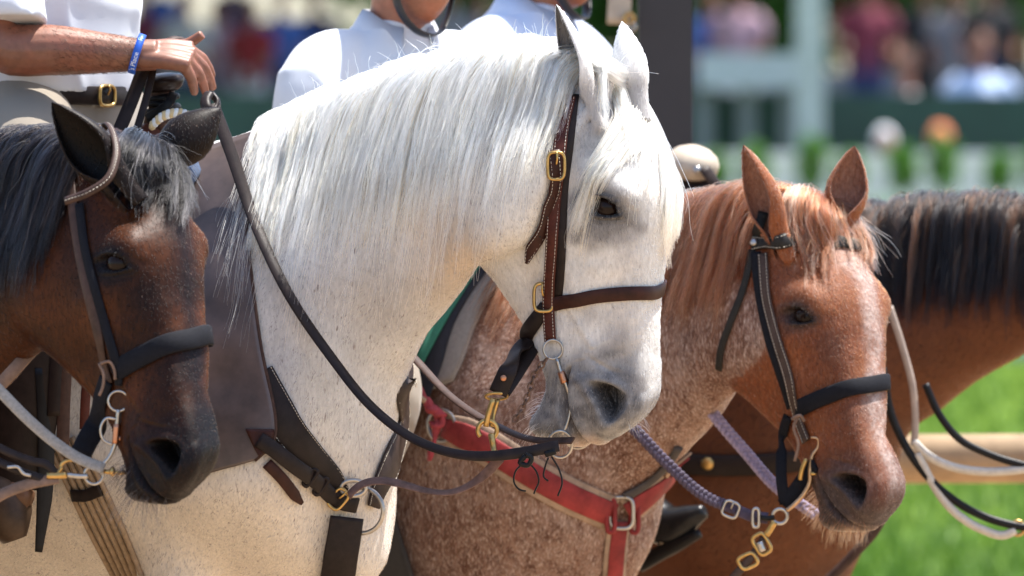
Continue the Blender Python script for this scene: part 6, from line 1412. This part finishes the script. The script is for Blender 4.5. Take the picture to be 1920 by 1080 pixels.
bx0 = P(1312, 100, YG - .5); bx1 = P(1492, 165, YG - .5); v, f = box((bx0[0], YG - .6, bx1[2]), (bx1[0], YG - .1, bx0[2])); mesh_obj('counter', v, f, simple('pale_counter', (.42, .46, .52), .5), gs, False)
for x in (1320, 1400, 1480): q = P(x, 165, YG - .4); v, f = box((q[0] - .06, YG - .5, 0), (q[0] + .06, YG - .3, q[2])); mesh_obj('counter_leg', v, f, GREYP, gs, False)
q0 = P(1492, 0, YG - 1); q1 = P(1545, 0, YG - 1); wp_ = empty('white_column', (q0[0], YG - 1, 0), 'tall white square column in front of the grandstand', 'column'); v, f = box((q0[0], YG - 1.1, 0), (q1[0], YG - .9, 7)); mesh_obj('shaft', v, f, simple('column_paint', (.40, .44, .46), .5), wp_, False); v, f = box((q0[0] - .05, YG - 1.15, 0), (q1[0] + .05, YG - .85, .35)); mesh_obj('plinth', v, f, GREYP, wp_, False)
rf2 = empty('added_shade_roof', (0, YG + 8, 6.4), 'dark roof over the grandstand seats', 'roof'); v, f = box((-22, YG + 4, 7.4), (1.6, YG + 58, 7.6)); mesh_obj('slab', v, f, simple('dark_roof', (.05, .06, .06), .7), rf2, False)  # out-of-view slab, added to darken the left of the stand
for x in (-21.5, -9.5, 1.2): v, f = box((x, YG + 4.2, 0), (x + .2, YG + 4.4, 7.4)); mesh_obj('support', v, f, GREYP, rf2, False)
# trees behind
for k, (x, y, s) in enumerate(((1420, 116, 1.5), (1660, 120, 1.6), (1900, 114, 1.7), (2150, 122, 1.6), (1180, 118, 1.5), (880, 122, 1.6))):
    p = P(x, 300, y); tr = empty('tree', (p[0], y, 0), 'leafy green tree standing behind the grandstand', 'tree', 'trees behind the grandstand')
    if k == 0:
        v, f = leaf_crown(2600, 2.6, 2.6, 3.0, .24, 9); v[:, 2] += 4.6; tc = mesh_obj('crown', v + np.array([p[0], y, 0]), f, TREE, tr); v, f = tube(path([(0, 0, -.1), (.05, 0, 1.2), (-.05, .05, 2.6), (.1, 0, 4.6)], 12), np.linspace(.22, .07, 12), 10); tt_ = mesh_obj('trunk', v + np.array([p[0], y, 0]), f, BARK, tr)
    else:
        for ch in (tc, tt_): c = ch.copy(); COL.objects.link(c); c.parent = tr
        tr.rotation_euler = (0, 0, k * 2.3)
    tr.scale = (s, s, s)
# spectators
Rz = Rig((0, 0, 0), 0); hd, hf = human_head(); hd = hd + np.array([.03, 0, 1.50 - .0])
def stand(parts, voxel): return remesh(parts, voxel, 3)
bodym = stand([(hd, hf), limb([(0, 0, 1.38), (.01, 0, 1.5), (.02, 0, 1.56)], [.06, .055, .055]), limb([(0, .19, 1.36), (.0, .25, 1.12), (.1, .24, .95), (.22, .2, 1.0)], [.05, .045, .04, .035]), limb([(0, -.19, 1.36), (.0, -.25, 1.12), (.1, -.24, .95), (.22, -.2, 1.0)], [.05, .045, .04, .035])], .016)
sv, sf = close_grid(torso(fold=.012)); sv = sv + np.array([0, 0, .84]); shirtm = stand([(sv, sf), limb([(0, .14, 1.36), (0, .22, 1.28), (.0, .25, 1.14)], [.08, .075, .07]), limb([(0, -.14, 1.36), (0, -.22, 1.28), (.0, -.25, 1.14)], [.08, .075, .07])], .018)
legm = stand([limb([(0, .09, .86), (.01, .1, .5), (0, .1, .02)], [.11, .08, .055]), limb([(0, -.09, .86), (.01, -.1, .5), (0, -.1, .02)], [.11, .08, .055]), limb([(0, 0, .80), (0, 0, .95)], [.14, .15])], .02)
g = []
for t in np.linspace(-.5, 1.55, 12):
    a = np.arange(24) * 2 * math.pi / 24; g.append(np.stack([.02 + .105 * math.cos(t) * np.cos(a) * np.where(np.cos(a) > 0, .85, 1.05), .086 * math.cos(t) * np.sin(a), 1.65 + .105 * math.sin(t) + 0 * a], 1))
hv_, hf_ = close_grid(np.array(g)); hairm = fix_normals(hv_, hf_); hairm.shade_smooth()
for m_ in (bodym, shirtm, legm, hairm): m_.materials.clear(); m_.materials.append(SK2)
def omat(o, m): o.material_slots[0].link = 'OBJECT'; o.material_slots[0].material = m
_cm = {}
def cm(name, c):
    if name not in _cm: _cm[name] = simple('cloth_' + name, c, .85, 0, .1, 10, 0)
    return _cm[name]
CC = dict(white=(.60, .60, .62), red=(.34, .03, .035), maroon=(.16, .02, .04), blue=(.05, .12, .38), navy=(.02, .03, .10), pink=(.42, .27, .33), black=(.012, .012, .014), pale=(.45, .55, .75), orange=(.62, .18, .06), grey=(.2, .2, .22), brown=(.06, .03, .02), blond=(.35, .22, .09))
WORDS = dict(white='white', red='bright red', maroon='maroon', blue='blue', navy='navy', pink='pink', black='black', pale='pale blue', orange='orange', grey='grey')
def spectator(px, head_y, Y, shirt, leg, hair, zfloor, yaw, where):
    p = P(px, head_y, Y); o = empty('person', (p[0], Y, zfloor), 'spectator in %s top and %s trousers %s' % (WORDS[shirt], WORDS[leg], where), 'person', 'spectators at the grandstand'); o.rotation_euler = (0, 0, yaw)
    s = max(.6, (p[2] - zfloor) / 1.63); s = min(s, 1.1); o.scale = (s, s, s)
    for nm, me, mt in (('body', bodym, SK2), ('shirt', shirtm, cm(shirt, CC[shirt])), ('trousers', legm, cm(leg, CC[leg])), ('hair', hairm, cm(hair, CC[hair]))):
        c = link(bpy.data.objects.new(nm, me), o); omat(c, mt)
zp = zf - .9
for a in ((262, -10, YG + 27.6, 'maroon', 'black', 'brown', 1.35, -1.2, 'behind the pale rail'), (350, 0, YG + 27.0, 'white', 'navy', 'brown', 1.35, -1.8, 'behind the pale rail'), (415, 10, YG + 28.8, 'pink', 'grey', 'black', 1.35, -1.5, 'behind the pale rail'), (470, 15, YG + 26.7, 'red', 'white', 'blond', 1.35, -2.0, 'behind the pale rail'),
          (525, -5, YG + 30.0, 'blue', 'black', 'brown', 1.35, -1.3, 'behind the pale rail'), (590, -10, YG + 30.6, 'navy', 'grey', 'black', 1.35, -1.6, 'behind the seated rider'), (300, -40, YG + 34, 'blue', 'navy', 'black', 1.85, -1.5, 'on the grandstand step'), (440, -45, YG + 35, 'navy', 'black', 'brown', 1.85, -1.6, 'on the grandstand step'),
          (1330, -5, YG + 27.6, 'blue', 'black', 'brown', 1.35, -1.2, 'behind the pale counter'), (1385, -20, YG + 27.0, 'pink', 'white', 'blond', 1.35, -1.9, 'behind the pale counter'), (1625, -30, YG + 26.7, 'maroon', 'navy', 'brown', 1.35, -1.5, 'beside the white column'), (1735, -30, YG + 28.5, 'black', 'black', 'black', 1.35, -1.4, 'behind the green grandstand front'),
          (1790, -10, YG + 27.9, 'grey', 'grey', 'brown', 1.35, -1.7, 'behind the green grandstand front'), (1855, -40, YG + 27.0, 'black', 'navy', 'brown', 1.35, -1.5, 'behind the green grandstand front'), (1838, 84, YG + 5, 'pale', 'navy', 'brown', .55, -1.4, 'just behind the green grandstand front'), (1700, 120, YG + 5, 'white', 'grey', 'brown', .40, -1.9, 'just behind the green grandstand front'),
          (1658, 268, YG - 2.6, 'white', 'maroon', 'white', 0, -1.5, 'low behind the bushes'), (1763, 262, YG - 2.6, 'orange', 'black', 'orange', 0, -1.6, 'low behind the bushes'), (840, -20, YG + 27.6, 'grey', 'black', 'black', 1.35, -1.5, 'between the two riders'), (900, 0, YG + 28.5, 'navy', 'grey', 'brown', 1.35, -1.5, 'between the two riders'), (2010, 20, YG + 27.0, 'red', 'black', 'brown', 1.35, -1.5, 'at the grandstand end')): spectator(*a)
